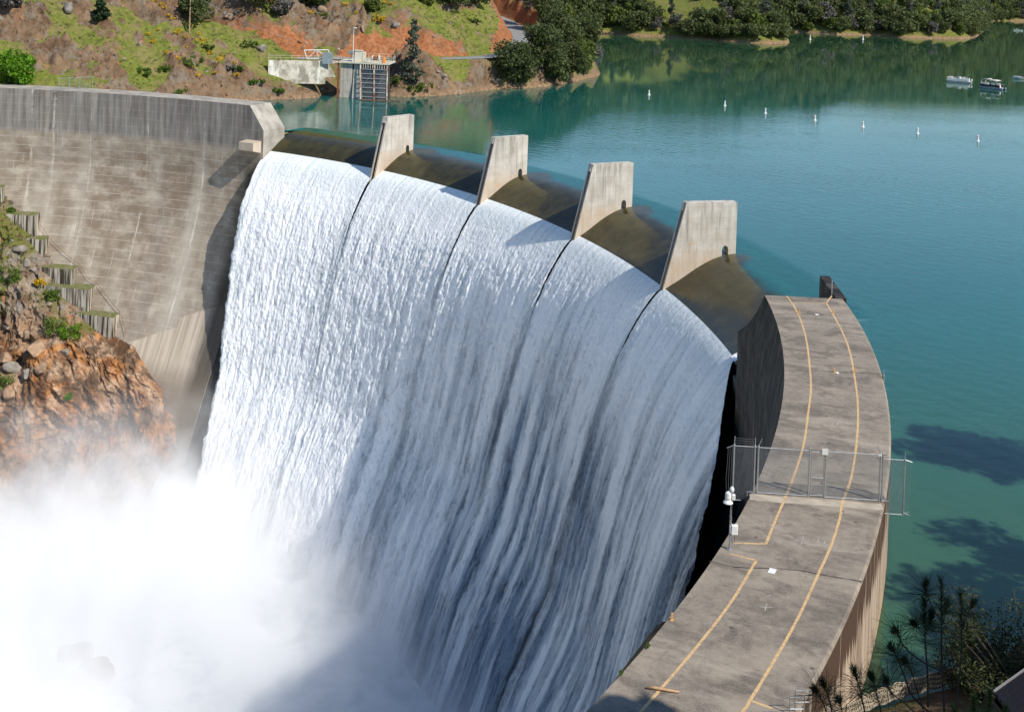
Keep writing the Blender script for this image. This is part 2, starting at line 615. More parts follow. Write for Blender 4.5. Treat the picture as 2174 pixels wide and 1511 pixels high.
def arc_body(name, ths, rin, rout, ztop, zbot, mats, parent, flare=0.0, flare_z=1.0, chamfer=0.0):
    """curved concrete body; mats = (top, inner face, outer face, ends); UV in metres"""
    n = len(ths)
    mb = MB()

    def strip(A, B, mi, uva, uvb, flip):
        vs = A + B
        fs, uv = [], []
        for i in range(n - 1):
            f = (i, i + 1, n + i + 1, n + i)
            q = [uva[i], uva[i + 1], uvb[i + 1], uvb[i]]
            if flip:
                f, q = f[::-1], q[::-1]
            fs.append(f)
            uv.append(q)
        mb.add(vs, fs, mi, uv)
    g = lambda f, t: f(t) if callable(f) else f
    S = [R(t) * 120.0 for t in ths]
    zt = [g(ztop, t) for t in ths]
    ri = [g(rin, t) for t in ths]
    ro = [g(rout, t) for t in ths]
    zb = [g(zbot, t) for t in ths]
    top_i = [pol(t, a, z) for t, a, z in zip(ths, ri, zt)]
    top_o = [pol(t, a - chamfer, z) for t, a, z in zip(ths, ro, zt)]
    out_t = [pol(t, a, z - chamfer) for t, a, z in zip(ths, ro, zt)]
    out_b = [pol(t, a + .25, z) for t, a, z in zip(ths, ro, zb)]
    zf = [min(flare_z, z - .3) for z in zt]
    in_f = [pol(t, a - flare, z) for t, a, z in zip(ths, ri, zf)]
    lev = [-8, -10, -12, -15, -18, -21, -24, -27.5, -31, -35.5, -40, -45, -50, -58, -62]
    rows = [in_f] + [[pol(t, min(a - flare, face_r(q) + a - R_FACE - flare), q) for t, a in zip(ths, ri)] for q in lev]
    rz_ = [zf] + [[q] * n for q in lev]
    in_b = rows[-1]
    strip(top_i, top_o, 0, list(zip(S, ri)), list(zip(S, ro)), True)
    if chamfer:
        strip(top_o, out_t, 0, list(zip(S, ro)), [(s_, r_ + chamfer) for s_, r_ in zip(S, ro)], True)
    strip(out_t, out_b, 2, list(zip(S, zt)), list(zip(S, zb)), True)
    strip(top_i, in_f, 1, list(zip(S, zt)), list(zip(S, zf)), False)
    for k in range(len(rows) - 1):
        strip(rows[k], rows[k + 1], 1, list(zip(S, rz_[k])), list(zip(S, rz_[k + 1])), False)
    for k, fl in ((0, False), (n - 1, True)):
        P = [top_i[k], top_o[k]] + ([out_t[k]] if chamfer else []) + [out_b[k]] + [q[k] for q in rows[::-1]]
        U = [(math.hypot(p.x - CX, p.y - CY), p.z) for p in P]
        f = tuple(range(len(P)))
        if fl: f, U = f[::-1], U[::-1]
        mb.add(P, [f], 3, [U])
    return mb.build(name, mats, parent)


def lin(a, b, n):
    return [a + (b - a) * i / (n - 1) for i in range(n)]


def crest_z(r):
    """water surface over the ogee crest, by radius"""
    return float(np.interp(r, [119, 120.6, 122.4, 123.8, 125.2, 126.5, 127.6, 128.6, 129.6, 130.8, 132.0, 133.0],
                           [-5.15, -4.15, -3.3, -2.35, -1.5, -.9, -.52, -.3, -.16, -.06, -.015, 0.0]))


dam = thing('arch_dam', 'curved grey concrete dam with lake water spilling over its low middle section', 'dam', pol(30, 120, RIVER))

# left (far) abutment wall, sloping down to the water at its end
lz = lambda t: Z_L if t >= 63.5 else Z_L - (63.5 - t) / 1.5 * 4.1
lt = [TH_L, 62.4, 62.9, 63.2, 63.5] + lin(63.9, 104, 90)
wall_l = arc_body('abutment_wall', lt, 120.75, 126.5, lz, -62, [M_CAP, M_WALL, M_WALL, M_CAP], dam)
wall_l['label'] = 'tall streaked abutment wall on the far left'
# near (right) abutment with the walkway
rz = lambda t: Z_R if t <= -3 else Z_R - (t + 3) / 3.4 * 4.9
rt = lin(-52, -3.3, 110) + [-3, -2.2, -1.4, -.5, .4]
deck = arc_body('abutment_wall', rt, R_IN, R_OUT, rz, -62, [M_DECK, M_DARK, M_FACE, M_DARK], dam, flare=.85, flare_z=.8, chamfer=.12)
deck['label'] = 'near abutment whose top is a patched walkway'
# body of the overflow section, behind and under the falling water
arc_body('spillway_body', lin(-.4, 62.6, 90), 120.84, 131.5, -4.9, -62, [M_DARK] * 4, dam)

# shelves beside both ends of the lip
for th0, th1, z1, ri_, bm_ in ((62.2, 63.7, -.95, 118.6, M_PIER), (.2, 2.3, -4.6, 120.0, M_DARK)):
    mb = MB()
    A = [pol(th0, ri_, z1 - 1.6), pol(th0, ri_, z1 - .25), pol(th0, 121.8, z1), pol(th0, 121.8, z1 - 2.4)]
    B = [pol(th1, ri_, z1 - 1.6), pol(th1, ri_, z1 - .25), pol(th1, 121.8, z1), pol(th1, 121.8, z1 - 2.4)]
    mb.add(A + B, [(0, 1, 2, 3), (7, 6, 5, 4), (0, 4, 5, 1), (1, 5, 6, 2), (3, 7, 4, 0), (2, 6, 7, 3)])
    b_ = mb.build('bracket', bm_, dam)

# upstream guide wall at the end of the walkway
mb = MB()
gA, gB = pol(-2.9, 126.55, 0), pol(.8, 127.1, 0)
gd = (gB - gA).normalized()
gn_ = Vector((gd.y, -gd.x, 0)) * .42
vs = []
for P, zt in ((gA, Z_R - .01), (gB, Z_R - .25)):
    for s_ in (-1, 1):
        for z in (-4, zt):
            vs.append(P + gn_ * s_ + Vector((0, 0, z)))
mb.add(vs, [(0, 1, 3, 2), (4, 6, 7, 5), (0, 4, 5, 1), (2, 3, 7, 6), (1, 5, 7, 3)], 0,
       [[(0, -4), (0, 5), (1, 5), (1, -4)]] * 2 + [[(0, -4), (7, -4), (7, 5), (0, 5)], [(0, -4), (0, 5), (7, 5), (7, -4)], [(0, 5), (7, 5), (7, 5.5), (0, 5.5)]])
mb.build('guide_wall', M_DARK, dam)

# piers: two cheeks and a core set back, so that a dark stop-log slot runs down the nose
def pier(th):
    a = R(th)
    rad = Vector((math.cos(a), math.sin(a), 0))
    tan = Vector((-math.sin(a), math.cos(a), 0))
    c0 = Vector((CX, CY, 0))
    P = lambda r, z: c0 + rad * r + Vector((0, 0, z))
    out = [(129.35, -1.6), (129.35, Z_R - .06), (129.25, Z_R), (123.15, Z_R), (120.45, -5.0)]
    bot = [(121.5, -5.0), (123.0, -4.0), (125.0, -2.6), (127.0, -1.6)]
    arch = [(127.65, -1.6), (127.65, .1), (127.72, .38), (127.92, .56), (128.15, .56), (128.35, .38), (128.42, .1), (128.42, -1.6)]
    full = out + bot + arch
    mb = MB()
    T = 1.1
    for off, wd in ((-T / 2, .28), (T / 2 - .26, .26)):
        mb.prism([P(r, z) + tan * off for r, z in full], tan * wd)
    core = [(129.35, -1.6), (129.35, Z_R - .06), (129.25, Z_R), (123.15, Z_R), (122.75, Z_R - .9), (123.35, Z_R - .9), (121.0, -5.0)] + bot + arch
    mb.prism([P(r, z) + tan * (-T / 2 + .28) for r, z in core], tan * (T - .54))
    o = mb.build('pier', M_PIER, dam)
    # near-black lining: the slot's shade put into its colour
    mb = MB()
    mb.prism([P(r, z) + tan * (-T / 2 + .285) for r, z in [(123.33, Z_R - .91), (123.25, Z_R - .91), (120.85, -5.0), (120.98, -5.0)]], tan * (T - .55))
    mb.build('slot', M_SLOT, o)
    return o


for th in PIERS:
    pier(th)

# ---- painted lines, joints and marks on the walkway
M_YEL = None


def mat_paint():
    t = NT('worn_yellow_paint')
    p = t.pos()
    n_ = t.noise(p, 7, 6, .7)
    c = t.mix(t.mr(n_, .3, .56), (0.3, 0.215, 0.135), (0.62, 0.41, 0.2))
    c = t.mix(t.mr(t.noise(p, .7, 4, .6), .6, .74, 0, .6), c, (0.25, 0.2, 0.15))
    return t.done(c, .85, .2)


M_YEL = mat_paint()
M_WHITE = plain('white_paint', (0.72, 0.72, 0.7), .6, var=.12)
M_FAINT = plain('worn_white_chalk', (0.36, 0.33, 0.29), .9, var=.3, scale=6)
M_JOINT = plain('joint_filler', (0.045, 0.038, 0.033), .95)


def strip_on_deck(name, px, width, mat, lift=.004, wob=0.06, z=Z_R):
    pts = [at_z(x, y, z + lift) for x, y in px]
    # Catmull-Rom smoothing
    sm = []
    for i in range(len(pts) - 1):
        p0, p1, p2, p3 = pts[max(i - 1, 0)], pts[i], pts[i + 1], pts[min(i + 2, len(pts) - 1)]
        for k in range(6):
            t = k / 6
            sm.append(.5 * ((2 * p1) + (p2 - p0) * t + (2 * p0 - 5 * p1 + 4 * p2 - p3) * t * t + (3 * p1 - p0 - 3 * p2 + p3) * t ** 3))
    sm.append(pts[-1])
    vs = []
    for i, p in enumerate(sm):
        d = (sm[min(i + 1, len(sm) - 1)] - sm[max(i - 1, 0)]).normalized()
        n_ = Vector((-d.y, d.x, 0)) * width / 2 * (1 + wob * rnd.uniform(-1, 1))
        j = Vector((-d.y, d.x, 0)) * (wob * width * rnd.uniform(-.6, .6))
        vs += [p + n_ + j, p - n_ + j]
    mb = MB()
    mb.add(vs, [(2 * i, 2 * i + 1, 2 * i + 3, 2 * i + 2) for i in range(len(sm) - 1)])
    return mb.build(name, mat, dam)


L1 = [(1669.8, 628), (1680.5, 642), (1696.6, 671), (1711, 717), (1718.7, 774), (1721.6, 824.5), (1716, 874.5), (1705.5, 946), (1678.7, 1028), (1648, 1100), (1626, 1154)]
L2 = [(1754.5, 643), (1786, 699), (1804, 746), (1813, 792), (1820, 842), (1821.6, 889), (1818, 946), (1807, 1014), (1788, 1068), (1784, 1095), (1767, 1151), (1734, 1225), (1690, 1319), (1633, 1419), (1576, 1512), (1540, 1566)]
for q in (L1, L2, [(1605.4, 1189), (1549, 1282), (1465, 1389), (1364, 1505), (1300, 1570)], [(1626, 1154), (1557, 1152)],
          [(1552, 1175), (1605.4, 1189)], [(1754.5, 643), (1766, 628)], [(1680.5, 642), (1754.5, 643)], [(1594, 1486), (1640, 1503)]):
    strip_on_deck('painted_line', q, .125, M_YEL)
for q in ([(1644, 666), (1700, 667), (1760, 668), (1813, 668)], [(1663, 786), (1720, 787), (1790, 790), (1871, 793)],
          [(1637, 951), (1720, 955), (1800, 961), (1884, 966)], [(1506, 1190), (1560, 1203), (1640, 1206), (1700, 1211), (1760, 1222), (1834, 1234)]):
    strip_on_deck('expansion_joint', q, .07, M_JOINT, .003, .5)
# pale cast strip under the fence
strip_on_deck('fence_sill', [(1592, 1054), (1660, 1060), (1750, 1066), (1874, 1076)], .75, plain('pale_sill_concrete', (0.42, 0.36, 0.28), .9, var=.25, scale=1.5), .002, .08)
for q in ([(1731, 667.5), (1738, 667.5)], [(1775, 791), (1781, 791)], [(1637, 1216), (1642, 1206)]):
    strip_on_deck('survey_mark', q, .32, M_WHITE, .006)
for cx_, cy_, s_ in ((1779, 898, 14), (1703, 1147, 16), (1626, 1288, 15), (1738, 688, 9)):
    strip_on_deck('survey_cross', [(cx_ - s_, cy_ - 1), (cx_ + s_, cy_ + 1)], .05, M_FAINT, .006)
    strip_on_deck('survey_cross', [(cx_ + 2, cy_ - s_ * .5), (cx_ - 2, cy_ + s_ * .5)], .05, M_FAINT, .007)


def stencil(txt, x, y, size):
    cu = bpy.data.curves.new('stencil', 'FONT')
    cu.body = txt
    cu.size = size
    cu.align_x = 'CENTER'
    ob = bpy.data.objects.new('stencil_tmp', cu)
    COL.objects.link(ob)
    bpy.context.view_layer.update()
    me = bpy.data.meshes.new_from_object(ob.evaluated_get(bpy.context.evaluated_depsgraph_get()))
    bpy.data.objects.remove(ob)
    P = at_z(x, y, Z_R + .008)
    ang = math.atan2(P.y - CY, P.x - CX)
    for q in me.vertices:
        c, s_ = math.cos(ang), math.sin(ang)
        q.co = Vector((q.co.x * c - q.co.y * s_, q.co.x * s_ + q.co.y * c, 0)) + P - Vector(dam.location)
    me.materials.clear()
    me.materials.append(M_FAINT)
    o = bpy.data.objects.new('stencil', me)
    COL.objects.link(o)
    o.parent = dam


stencil('01', 1806, 902, .55)
stencil('11', 1742, 1153, .6)


# ---- stepped thrust blocks where the left wall meets the rock
def mat_block():
    t = NT('mossy_block_concrete')
    p = t.pos()
    nz = t.sep(t.n('ShaderNodeNewGeometry').outputs['Normal'])[2]
    st = t.noise(t.mapping(p, (2.4, 2.4, .12)), 1.0, 3, .6)
    c = t.mix(t.mr(st, .42, .58), (0.055, 0.042, 0.03), (0.5, 0.45, 0.37))
    n_ = t.noise(p, 1.6, 5, .7)
    top = t.mix(t.mr(n_, .42, .58), (0.1, 0.13, 0.02), (0.2, 0.17, 0.11))
    c = t.mix(t.mr(nz, .5, .8), c, top)
    t.bump(t.noise(p, 5, 5, .6), .4, .06)
    return t.done(c, .95, .2)


M_BLOCK = mat_block()


def on_wall(x, y, off=0.0):
    """where the view through a photo point meets the downstream face of the left wall"""
    d = ray(x, y)
    t = 190 / d.y
    while t * d.y < 250:
        P = CAM + d * t
        if math.hypot(P.x - CX, P.y - CY) > face_r(P.z) + off:
            return P
        t += .05 / d.y
    return CAM + d * t


for (x0, x1, yt, yb, dep) in ((-16, 14, 392, 440, 2.2), (36, 87, 449, 506, 2.6), (62, 107, 500, 540, 2.4), (118, 168, 562, 612, 2.6), (136, 206, 602, 668, 3.0), (178, 256, 660, 702, 2.6)):
    A, B = on_wall(x0, yt), on_wall(x1, yt)
    t0, t1 = [math.degrees(math.atan2(P.y - CY, P.x - CX)) for P in (A, B)]
    zt = (A.z + B.z) / 2
    zb = on_wall(x0, yb).z - 3.5
    mb = MB()
    for k, (ta, tb) in enumerate(((t0 + 1.2, t1 + .02),)):
        ro_ = face_r(zt) + .3
        ri = ro_ - dep
        vs = [pol(ta, ro_, zb), pol(tb, ro_, zb), pol(tb - .15, ri, zb), pol(ta, ri, zb), pol(ta, ro_, zt), pol(tb, ro_, zt + .05), pol(tb - .15, ri, zt - .2), pol(ta, ri, zt - .12)]
        mb.add(vs, [(3, 2, 1, 0), (4, 5, 6, 7), (0, 1, 5, 4), (1, 2, 6, 5), (2, 3, 7, 6), (3, 0, 4, 7)])
    mb.build('thrust_block', M_BLOCK, dam)

# ================================================================== WATER
def mat_lake():
    """lake water that clears to a thin fast film over algae-dark concrete where it runs over the crest"""
    t = NT('lake_water')
    p = t.pos()
    px, py, _ = t.sep(p)
    n_ = t.noise(p, .02, 4)
    deep = t.mix(t.mr(n_, .35, .65), (0.005, 0.09, 0.08), (0.009, 0.112, 0.098))
    # far arm tinted olive: the hills' reflection put into the water colour
    deep = t.mix(t.mr(py, 230, 430, 0, .85, True), deep, (0.03, 0.07, 0.03))
    # greener, siltier water towards the near bank
    deep = t.mix(t.mr(py, 125, 45, 0, 1, True), deep, (0.042, 0.1, 0.048))
    n1 = t.noise(p, .5, 6, .65)
    olive = t.mix(t.mr(n1, .36, .64), (0.028, 0.025, 0.011), (0.06, 0.051, 0.018))
    olive = t.mix(t.math('MULTIPLY', t.attr('gold'), t.mr(n1, .35, .6)), olive, (0.07, 0.058, 0.014))
    olive = t.mix(t.mr(t.noise(t.mapping(t.uv(), (6, .5, 1)), 1.0, 4, .6), .45, .75, 0, .45), olive, (0.016, 0.015, 0.012))
    d = t.attr('deep')
    e = t.math('ADD', d, t.math('MULTIPLY', t.math('MULTIPLY', t.math('SUBTRACT', t.noise(p, .3, 4, .6), .5), .9), t.mr(d, .75, 1.0, 1, 0)))
    e = t.mr(e, .08, .97, 0, 1, True)
    c = t.mix(e, olive, deep)
    # ripples: long swell, wind ripple, and a patchy mask of calm
    calm = t.mr(t.noise(t.mapping(p, (.012, .03, 1)), 1.0, 3), .35, .68, .25, 1.0)
    wv = t.n('ShaderNodeTexWave', wave_type='BANDS', bands_direction='DIAGONAL')
    t.t.links.new(t.mapping(p, (.55, .42, 1)), wv.inputs['Vector'])
    wv.inputs['Scale'].default_value = .45
    wv.inputs['Distortion'].default_value = 6
    wv.inputs['Detail'].default_value = 2
    h = t.math('ADD', t.math('MULTIPLY', t.noise(t.mapping(p, (.42, .8, 1), (0, 0, 0), (0, 0, .35)), 1.0, 3, .55), .9),
               t.math('MULTIPLY', wv.outputs['Fac'], .16))
    h = t.math('ADD', h, t.math('MULTIPLY', t.noise(p, 2.4, 2), .16))
    far = t.mr(py, 190, 330, 1.0, .12, True)
    rip = t.mr(t.noise(t.mapping(p, (.008, .02, 1), (3, 1, 0)), 1.0, 4, .6), .58, .66, 0, .7)
    h = t.math('MULTIPLY', t.math('MULTIPLY', h, calm), t.math('MAXIMUM', far, t.math('MULTIPLY', rip, t.mr(py, 250, 420, 1, .35))))
    hf = t.math('MULTIPLY', t.noise(t.mapping(t.uv(), (5, 1.2, 1)), 1.0, 4, .6), .14)
    hm = t.math('ADD', t.math('MULTIPLY', h, e), t.math('MULTIPLY', hf, t.math('SUBTRACT', 1.0, e)))
    t.bump(hm, .28, .18)
    t.b.inputs['IOR'].default_value = 1.333
    t.set(t.b.inputs['Subsurface Weight'], t.math('MULTIPLY', e, .9))
    t.b.inputs['Subsurface Radius'].default_value = (.6, 1.0, .9)
    t.b.inputs['Subsurface Scale'].default_value = 2.6
    return t.done(c, t.mr(e, 0, 1, .15, .035), .5)


def crest_attrs(TT, RR):
    """where the bottom shows golden beside the piers, and how deep the water is over the crest"""
    g_ = np.zeros_like(RR)
    for th in PIERS:
        dth = (th - TT) * 120 * np.pi / 180
        g_ = np.maximum(g_, np.clip(1 - np.abs(dth - 2.2) / 4.0, 0, 1) * sstep(123.5, 126.5, RR))
    er = 129.0 - 2.2 * sstep(40, 5, TT) + 1.2 * sstep(52, 62, TT) + 2.6 * g_
    return g_, sstep(-1.1, 2.0, RR - er)


R_JOIN = 130.4
def mat_fall():
    t = NT('falling_white_water')
    f = t.attr('foam')
    d = t.attr('drop')
    uv = t.uv()
    g1 = t.noise(t.mapping(uv, (3.0, 2.3, 1)), 1.0, 3, .7)
    g2 = t.noise(t.mapping(uv, (1.1, .035, 1)), 1.0, 5, .62)
    g3 = t.noise(t.mapping(uv, (.3, .03, 1), (3, 7, 0)), 1.0, 3, .55)
    thin = t.attr('thin')  # thinner water, plus the near bays' self-shade put into the colour
    k = t.math('ADD', f, t.math('ADD', t.math('MULTIPLY', t.math('SUBTRACT', g1, .5), 1.1), t.math('MULTIPLY', t.math('SUBTRACT', g2, .5), t.mr(thin, 0, 1, 2.1, 1.0))))
    k = t.math('ADD', k, t.math('MULTIPLY', t.math('SUBTRACT', g3, .5), .9))
    # ragged clumps torn out of the sheet, larger lower down
    g5 = t.noise(t.mapping(uv, (.75, .3, 1), (9, 2, 0)), 1.0, 6, .66, .8)
    k = t.math('ADD', k, t.math('MULTIPLY', t.math('SUBTRACT', t.mr(g5, .36, .64, 0, 1), .5), t.mr(d, 4, 20, 0, .85)))
    thin = t.math('MULTIPLY', thin, t.mr(g3, .38, .6, 1.35, .35), True)
    deepc = t.mix(thin, (0.52, 0.565, 0.59), (0.02, 0.038, 0.065))
    lightc = t.mix(thin, (0.97, 0.972, 0.972), (0.15, 0.215, 0.29))
    col = t.mix(t.mr(k, -.15, .62), deepc, lightc)
    top = t.mix(t.mr(t.math('ADD', t.math('MULTIPLY', g1, .45), t.math('MULTIPLY', g2, .55)), .4, .6), (0.58, 0.64, 0.645), (0.9, 0.92, 0.92))
    col = t.mix(t.mr(d, .5, 4.5), top, col)
    g4 = t.noise(t.mapping(uv, (2.0, 1.45, 1), (1, 4, 0)), 1.0, 4, .72)
    hb = t.math('ADD', t.math('MULTIPLY', g4, t.mr(d, 0, 6, .5, 1.3)), t.math('MULTIPLY', g2, .55))
    t.bump(hb, .62, .42)
    t.b.inputs['Subsurface Weight'].default_value = 0.0
    return t.done(col, .55, .25)


M_FALL = mat_fall()
prof_r = np.array([134.0, 120.7, 119.5, 118.3, 116.6, 115.4, 114.0, 112.6, 111.4, 109.0, 106.6, 104.2, 102.6])
prof_z = np.array([0.0, -4.05, -5.4, -7.2, -10.2, -13.0, -17.0, -22.0, -26.8, -37.0, -47.0, -57.0, -63.0])
_r = np.concatenate([np.array([133, 127.6, 126.5, 125.2, 123.8, 122.4, 121.4]), prof_r[1:]])
_z = np.concatenate([np.array([0, -.52, -.9, -1.5, -2.35, -3.3, -3.8]), prof_z[1:]])
_r = np.where(_z < -25, np.minimum(_r, np.interp(_z, FZ, FR) - .7), _r)
_L = np.concatenate([[0], np.cumsum(np.hypot(np.diff(_r), np.diff(_z)))])
_l = np.arange(0, _L[-1], .15)
NR, NZ = np.interp(_l, _L, _r), np.interp(_l, _L, _z)
for _ in range(70):
    NR[1:-1] = (NR[:-2] + 2 * NR[1:-1] + NR[2:]) / 4
    NZ[1:-1] = (NZ[:-2] + 2 * NZ[1:-1] + NZ[2:]) / 4


def white_r(th):
    """radius at which the film turns white: higher up the crest towards the far end"""
    return 120.75 + 2.1 * sstep(5, 62, th) + .0 * np.sin(th * 1.7)


M_LAKE = M_FILM = mat_lake()
# lake: polar sheet round the dam, its inner edge meeting the crest
ths = np.concatenate([np.linspace(-46, TH_R - .6, 90, endpoint=False), np.linspace(TH_R - .6, TH_L + .3, 150), np.linspace(TH_L + .35, 104, 70)])
rr = np.array([0, .4, .8, 1.2, 1.6, 2.0, 2.6, 3.4, 4.5, 7, 11, 18, 30, 50, 80, 130, 210, 330, 520, 820, 1300, 2000.])
spill = (ths > TH_R - .7) & (ths < TH_L + .31)
inner = np.where(spill, R_JOIN, 125.2)
TT, RR = np.meshgrid(ths, rr, indexing='ij')
rad = inner[:, None] + RR
ZL = np.where(spill[:, None], np.interp(-rad, -NR, NZ) * (rad < 132.9), 0.0)
P = np.stack([CX + rad * np.cos(np.radians(TT)), CY + rad * np.sin(np.radians(TT)), ZL], -1)
gold_l, deep_l = crest_attrs(TT, rad)
deep_l = np.where(spill[:, None], deep_l, 1.0)
lake = grid_mesh('lake_water', P, M_LAKE, {'deep': deep_l, 'gold': gold_l * (RR < 4)})
tag(lake, 'green-blue lake water held behind the dam', 'lake', kind='structure')


# thin water film over the ogee crest, from the lake down to where the flow turns white
ths = np.linspace(TH_R - .6, TH_L + .3, 320)
fq = np.linspace(0, 1, 46)
wr_ = np.where(ths < TH_R, 120.7, white_r(ths)) - .12
TT = np.repeat(ths[:, None], 46, 1)
RR = wr_[:, None] + (R_JOIN - wr_[:, None]) * fq[None, :]
ZZ = np.interp(-RR, -NR, NZ)
P = np.stack([CX + RR * np.cos(np.radians(TT)), CY + RR * np.sin(np.radians(TT)), ZZ], -1)
gold, deepa = crest_attrs(TT, RR)
uvs = np.stack([TT * 2.1, RR], -1)
fall = thing('waterfall', 'white curtain of water pouring down the curved face of the dam', 'waterfall', pol(30, 118, -5))
film = grid_mesh('crest_film', P, M_FILM, {'deep': deepa, 'gold': gold}, fall, uv=uvs)
film['label'] = 'smooth dark olive sheet of water sliding over the crest'

bounds = [TH_L + .15] + PIERS + [TH_R]
for b in range(5):
    t1, t0 = bounds[b], bounds[b + 1]
    g0 = .11 if b < 4 else 0.0       # half gaps beside the piers, in degrees
    g1 = .11 if b > 0 else 0.0
    nth = int((t1 - t0) * 2.1 / .125)
    q = np.linspace(0, 1, nth)
    thc = t0 + (t1 - t0) * q
    wr = white_r(thc)
    l0 = np.interp(-wr, -NR, _l)                    # where along the profile the water turns white
    nf = 370
    f_ = np.linspace(0, 1, nf) ** 1.12
    LL = l0[:, None] + (_l[-1] - l0[:, None]) * f_[None, :]
    RAD = np.interp(LL, _l, NR)
    Z = np.interp(LL, _l, NZ)
    drop = np.maximum(-4.05 - Z, 0)
    flow = LL - l0[:, None]
    # gaps behind the piers close with height
    close = sstep(17, 1, drop)
    lo = t0 + g0 * close - .05 * (1 - close)
    hi = t1 - g1 * close + .05 * (1 - close)
    if b == 4:   # near end: the sheet spreads sideways as it falls
        lo = t0 - np.interp(drop, [0, 1.6, 3.4, 6.2, 10, 18, 60], [0, 1.9, 3.9, 7.2, 10.0, 11.4, 12.2]) + .3 * sstep(0, .5, drop)
    if b == 0:
        hi = t1 + 0 * lo - np.interp(drop, [0, 7, 16, 25, 36, 45, 60], [0, 0, .3, .8, 1.55, 2.2, 2.6])
    TH = lo + (hi - lo) * q[:, None]
    s = TH * R(1) * 120
    # displacement of the sheet
    st = ridged(s * .42, flow * .006, 3.1, 3) * .42 + fbm(s * 1.1, flow * .012, 7.7, 4) * .55
    gr = fbm(s * 2.4, flow * 1.9, 1.3, 3, .6)
    cl = fbm(s * .8, flow * .42, 4.4, 4, .62)
    tears = ridged(s * 1.1, flow * .33, 8.2, 3)
    amp = sstep(.0, 14, drop + .35 * flow)
    disp = amp * (st * .42 + cl * .36 + tears * .14) + sstep(0, 4, flow) * gr * (.1 + .14 * amp)
    eg = np.minimum(q * (t1 - t0), (1 - q) * (t1 - t0))[:, None] * 2.1
    disp = disp + amp * .35 * np.exp(-(eg / 1.0) ** 2) - .3 * np.exp(-(eg / .3) ** 2) * amp
    out = .02 + .03 * sstep(0, 1.5, flow) + disp * .62
    tr, tz = np.gradient(RAD, axis=1), np.gradient(Z, axis=1)
    tl = np.hypot(tr, tz) + 1e-9
    RAD2 = RAD + tz / tl * out
    Z2 = Z - tr / tl * out
    # fine beading of the aerated surface
    # ragged ends
    if b == 0:
        s_end = np.exp(-((1 - q)[:, None] * (t1 - t0) * 2.1 / .7) ** 2)
        TH = TH + s_end * (fbm(flow * .5, flow * .13, 2.2, 4) * .35 * amp)
    if b == 4:
        s_end = np.exp(-(q[:, None] * (t1 - t0) * 2.1 / 1.2) ** 2)
        TH = TH + s_end * (fbm(flow * .35, flow * .11, 6.2, 4) * .8 * amp)
    P = np.stack([CX + RAD2 * np.cos(np.radians(TH)), CY + RAD2 * np.sin(np.radians(TH)), Z2], -1)
    foam = .45 + .55 * st + .35 * cl + .25 * gr
    foam = foam - .75 * np.exp(-(eg / .8) ** 2) * sstep(2, 10, drop)
    if b == 4:
        foam = foam - .9 * np.exp(-(q[:, None] * (t1 - t0) * 2.1 / 4.0) ** 2) * sstep(3, 14, drop)
    thin = (np.exp(-(q[:, None] * (t1 - t0) * 2.1 / 6.0) ** 2) * sstep(2, 12, drop) if b == 4 else np.zeros_like(foam))
    thin = np.clip(thin + .95 * sstep(56, 14, TH) * sstep(3, 26, drop), 0, 1)  # lower near bays darker: their shade painted into the colour
    uvs = np.stack([s, flow], -1)
    c_ = grid_mesh('water_curtain', P, M_FALL, {'foam': foam, 'thin': thin, 'drop': drop + np.maximum(flow - 2, 0) * .2}, fall, uv=uvs)

# thin dark spill slipping past the near end of the lip
ths = np.linspace(TH_R - .5, TH_R + .25, 14)
rs = np.linspace(120.5, 126.0, 50)
TT, RR = np.meshgrid(ths, rs, indexing='ij')
ZZ = np.interp(RR, [119, 120.6, 122.4, 123.8, 125.2, 126.5], [-5.15, -4.15, -3.3, -2.35, -1.5, -.9])
ZZ = ZZ + .09 + .1 * np.clip(fbm(TT * 7, RR * 1.5, 1.1, 4), -.4, 1) - .12 * sstep(124.2, 125.8, RR)
P = np.stack([CX + RR * np.cos(np.radians(TT)), CY + RR * np.sin(np.radians(TT)), ZZ], -1)
e_ = grid_mesh('edge_splash', P, M_FALL, {'foam': np.full(RR.shape, .9), 'drop': np.full(RR.shape, 4.)}, fall, uv=np.stack([TT * 2.1, RR], -1))

# ------------------------------------------------------------------ plunge pool
def mat_pool():
    t = NT('churned_river_water')
    p = t.pos()
    k = t.mr(t.noise(p, .22, 7, .68, .6), .34, .6)
    c = t.mix(k, (0.3, 0.4, 0.47), (0.86, 0.88, 0.9))
    t.bump(t.noise(p, .5, 7, .7), .8, 1.2)
    return t.done(c, .6, .3)


xs = np.linspace(-170, 60, 240)
ys = np.linspace(-40, 240, 280)
X, Y = np.meshgrid(xs, ys, indexing='ij')
Z = RIVER + .6 * fbm(X * .12, Y * .12, 0, 4) + .5 * ridged(X * .25, Y * .25, 2, 3)
keep = np.hypot(X - CX, Y - CY)[:-1, :-1] < 122
river = grid_mesh('river_water', np.stack([X, Y, Z], -1), mat_pool(), keep=keep)
tag(river, 'white churning river at the foot of the fall', 'river', kind='structure')

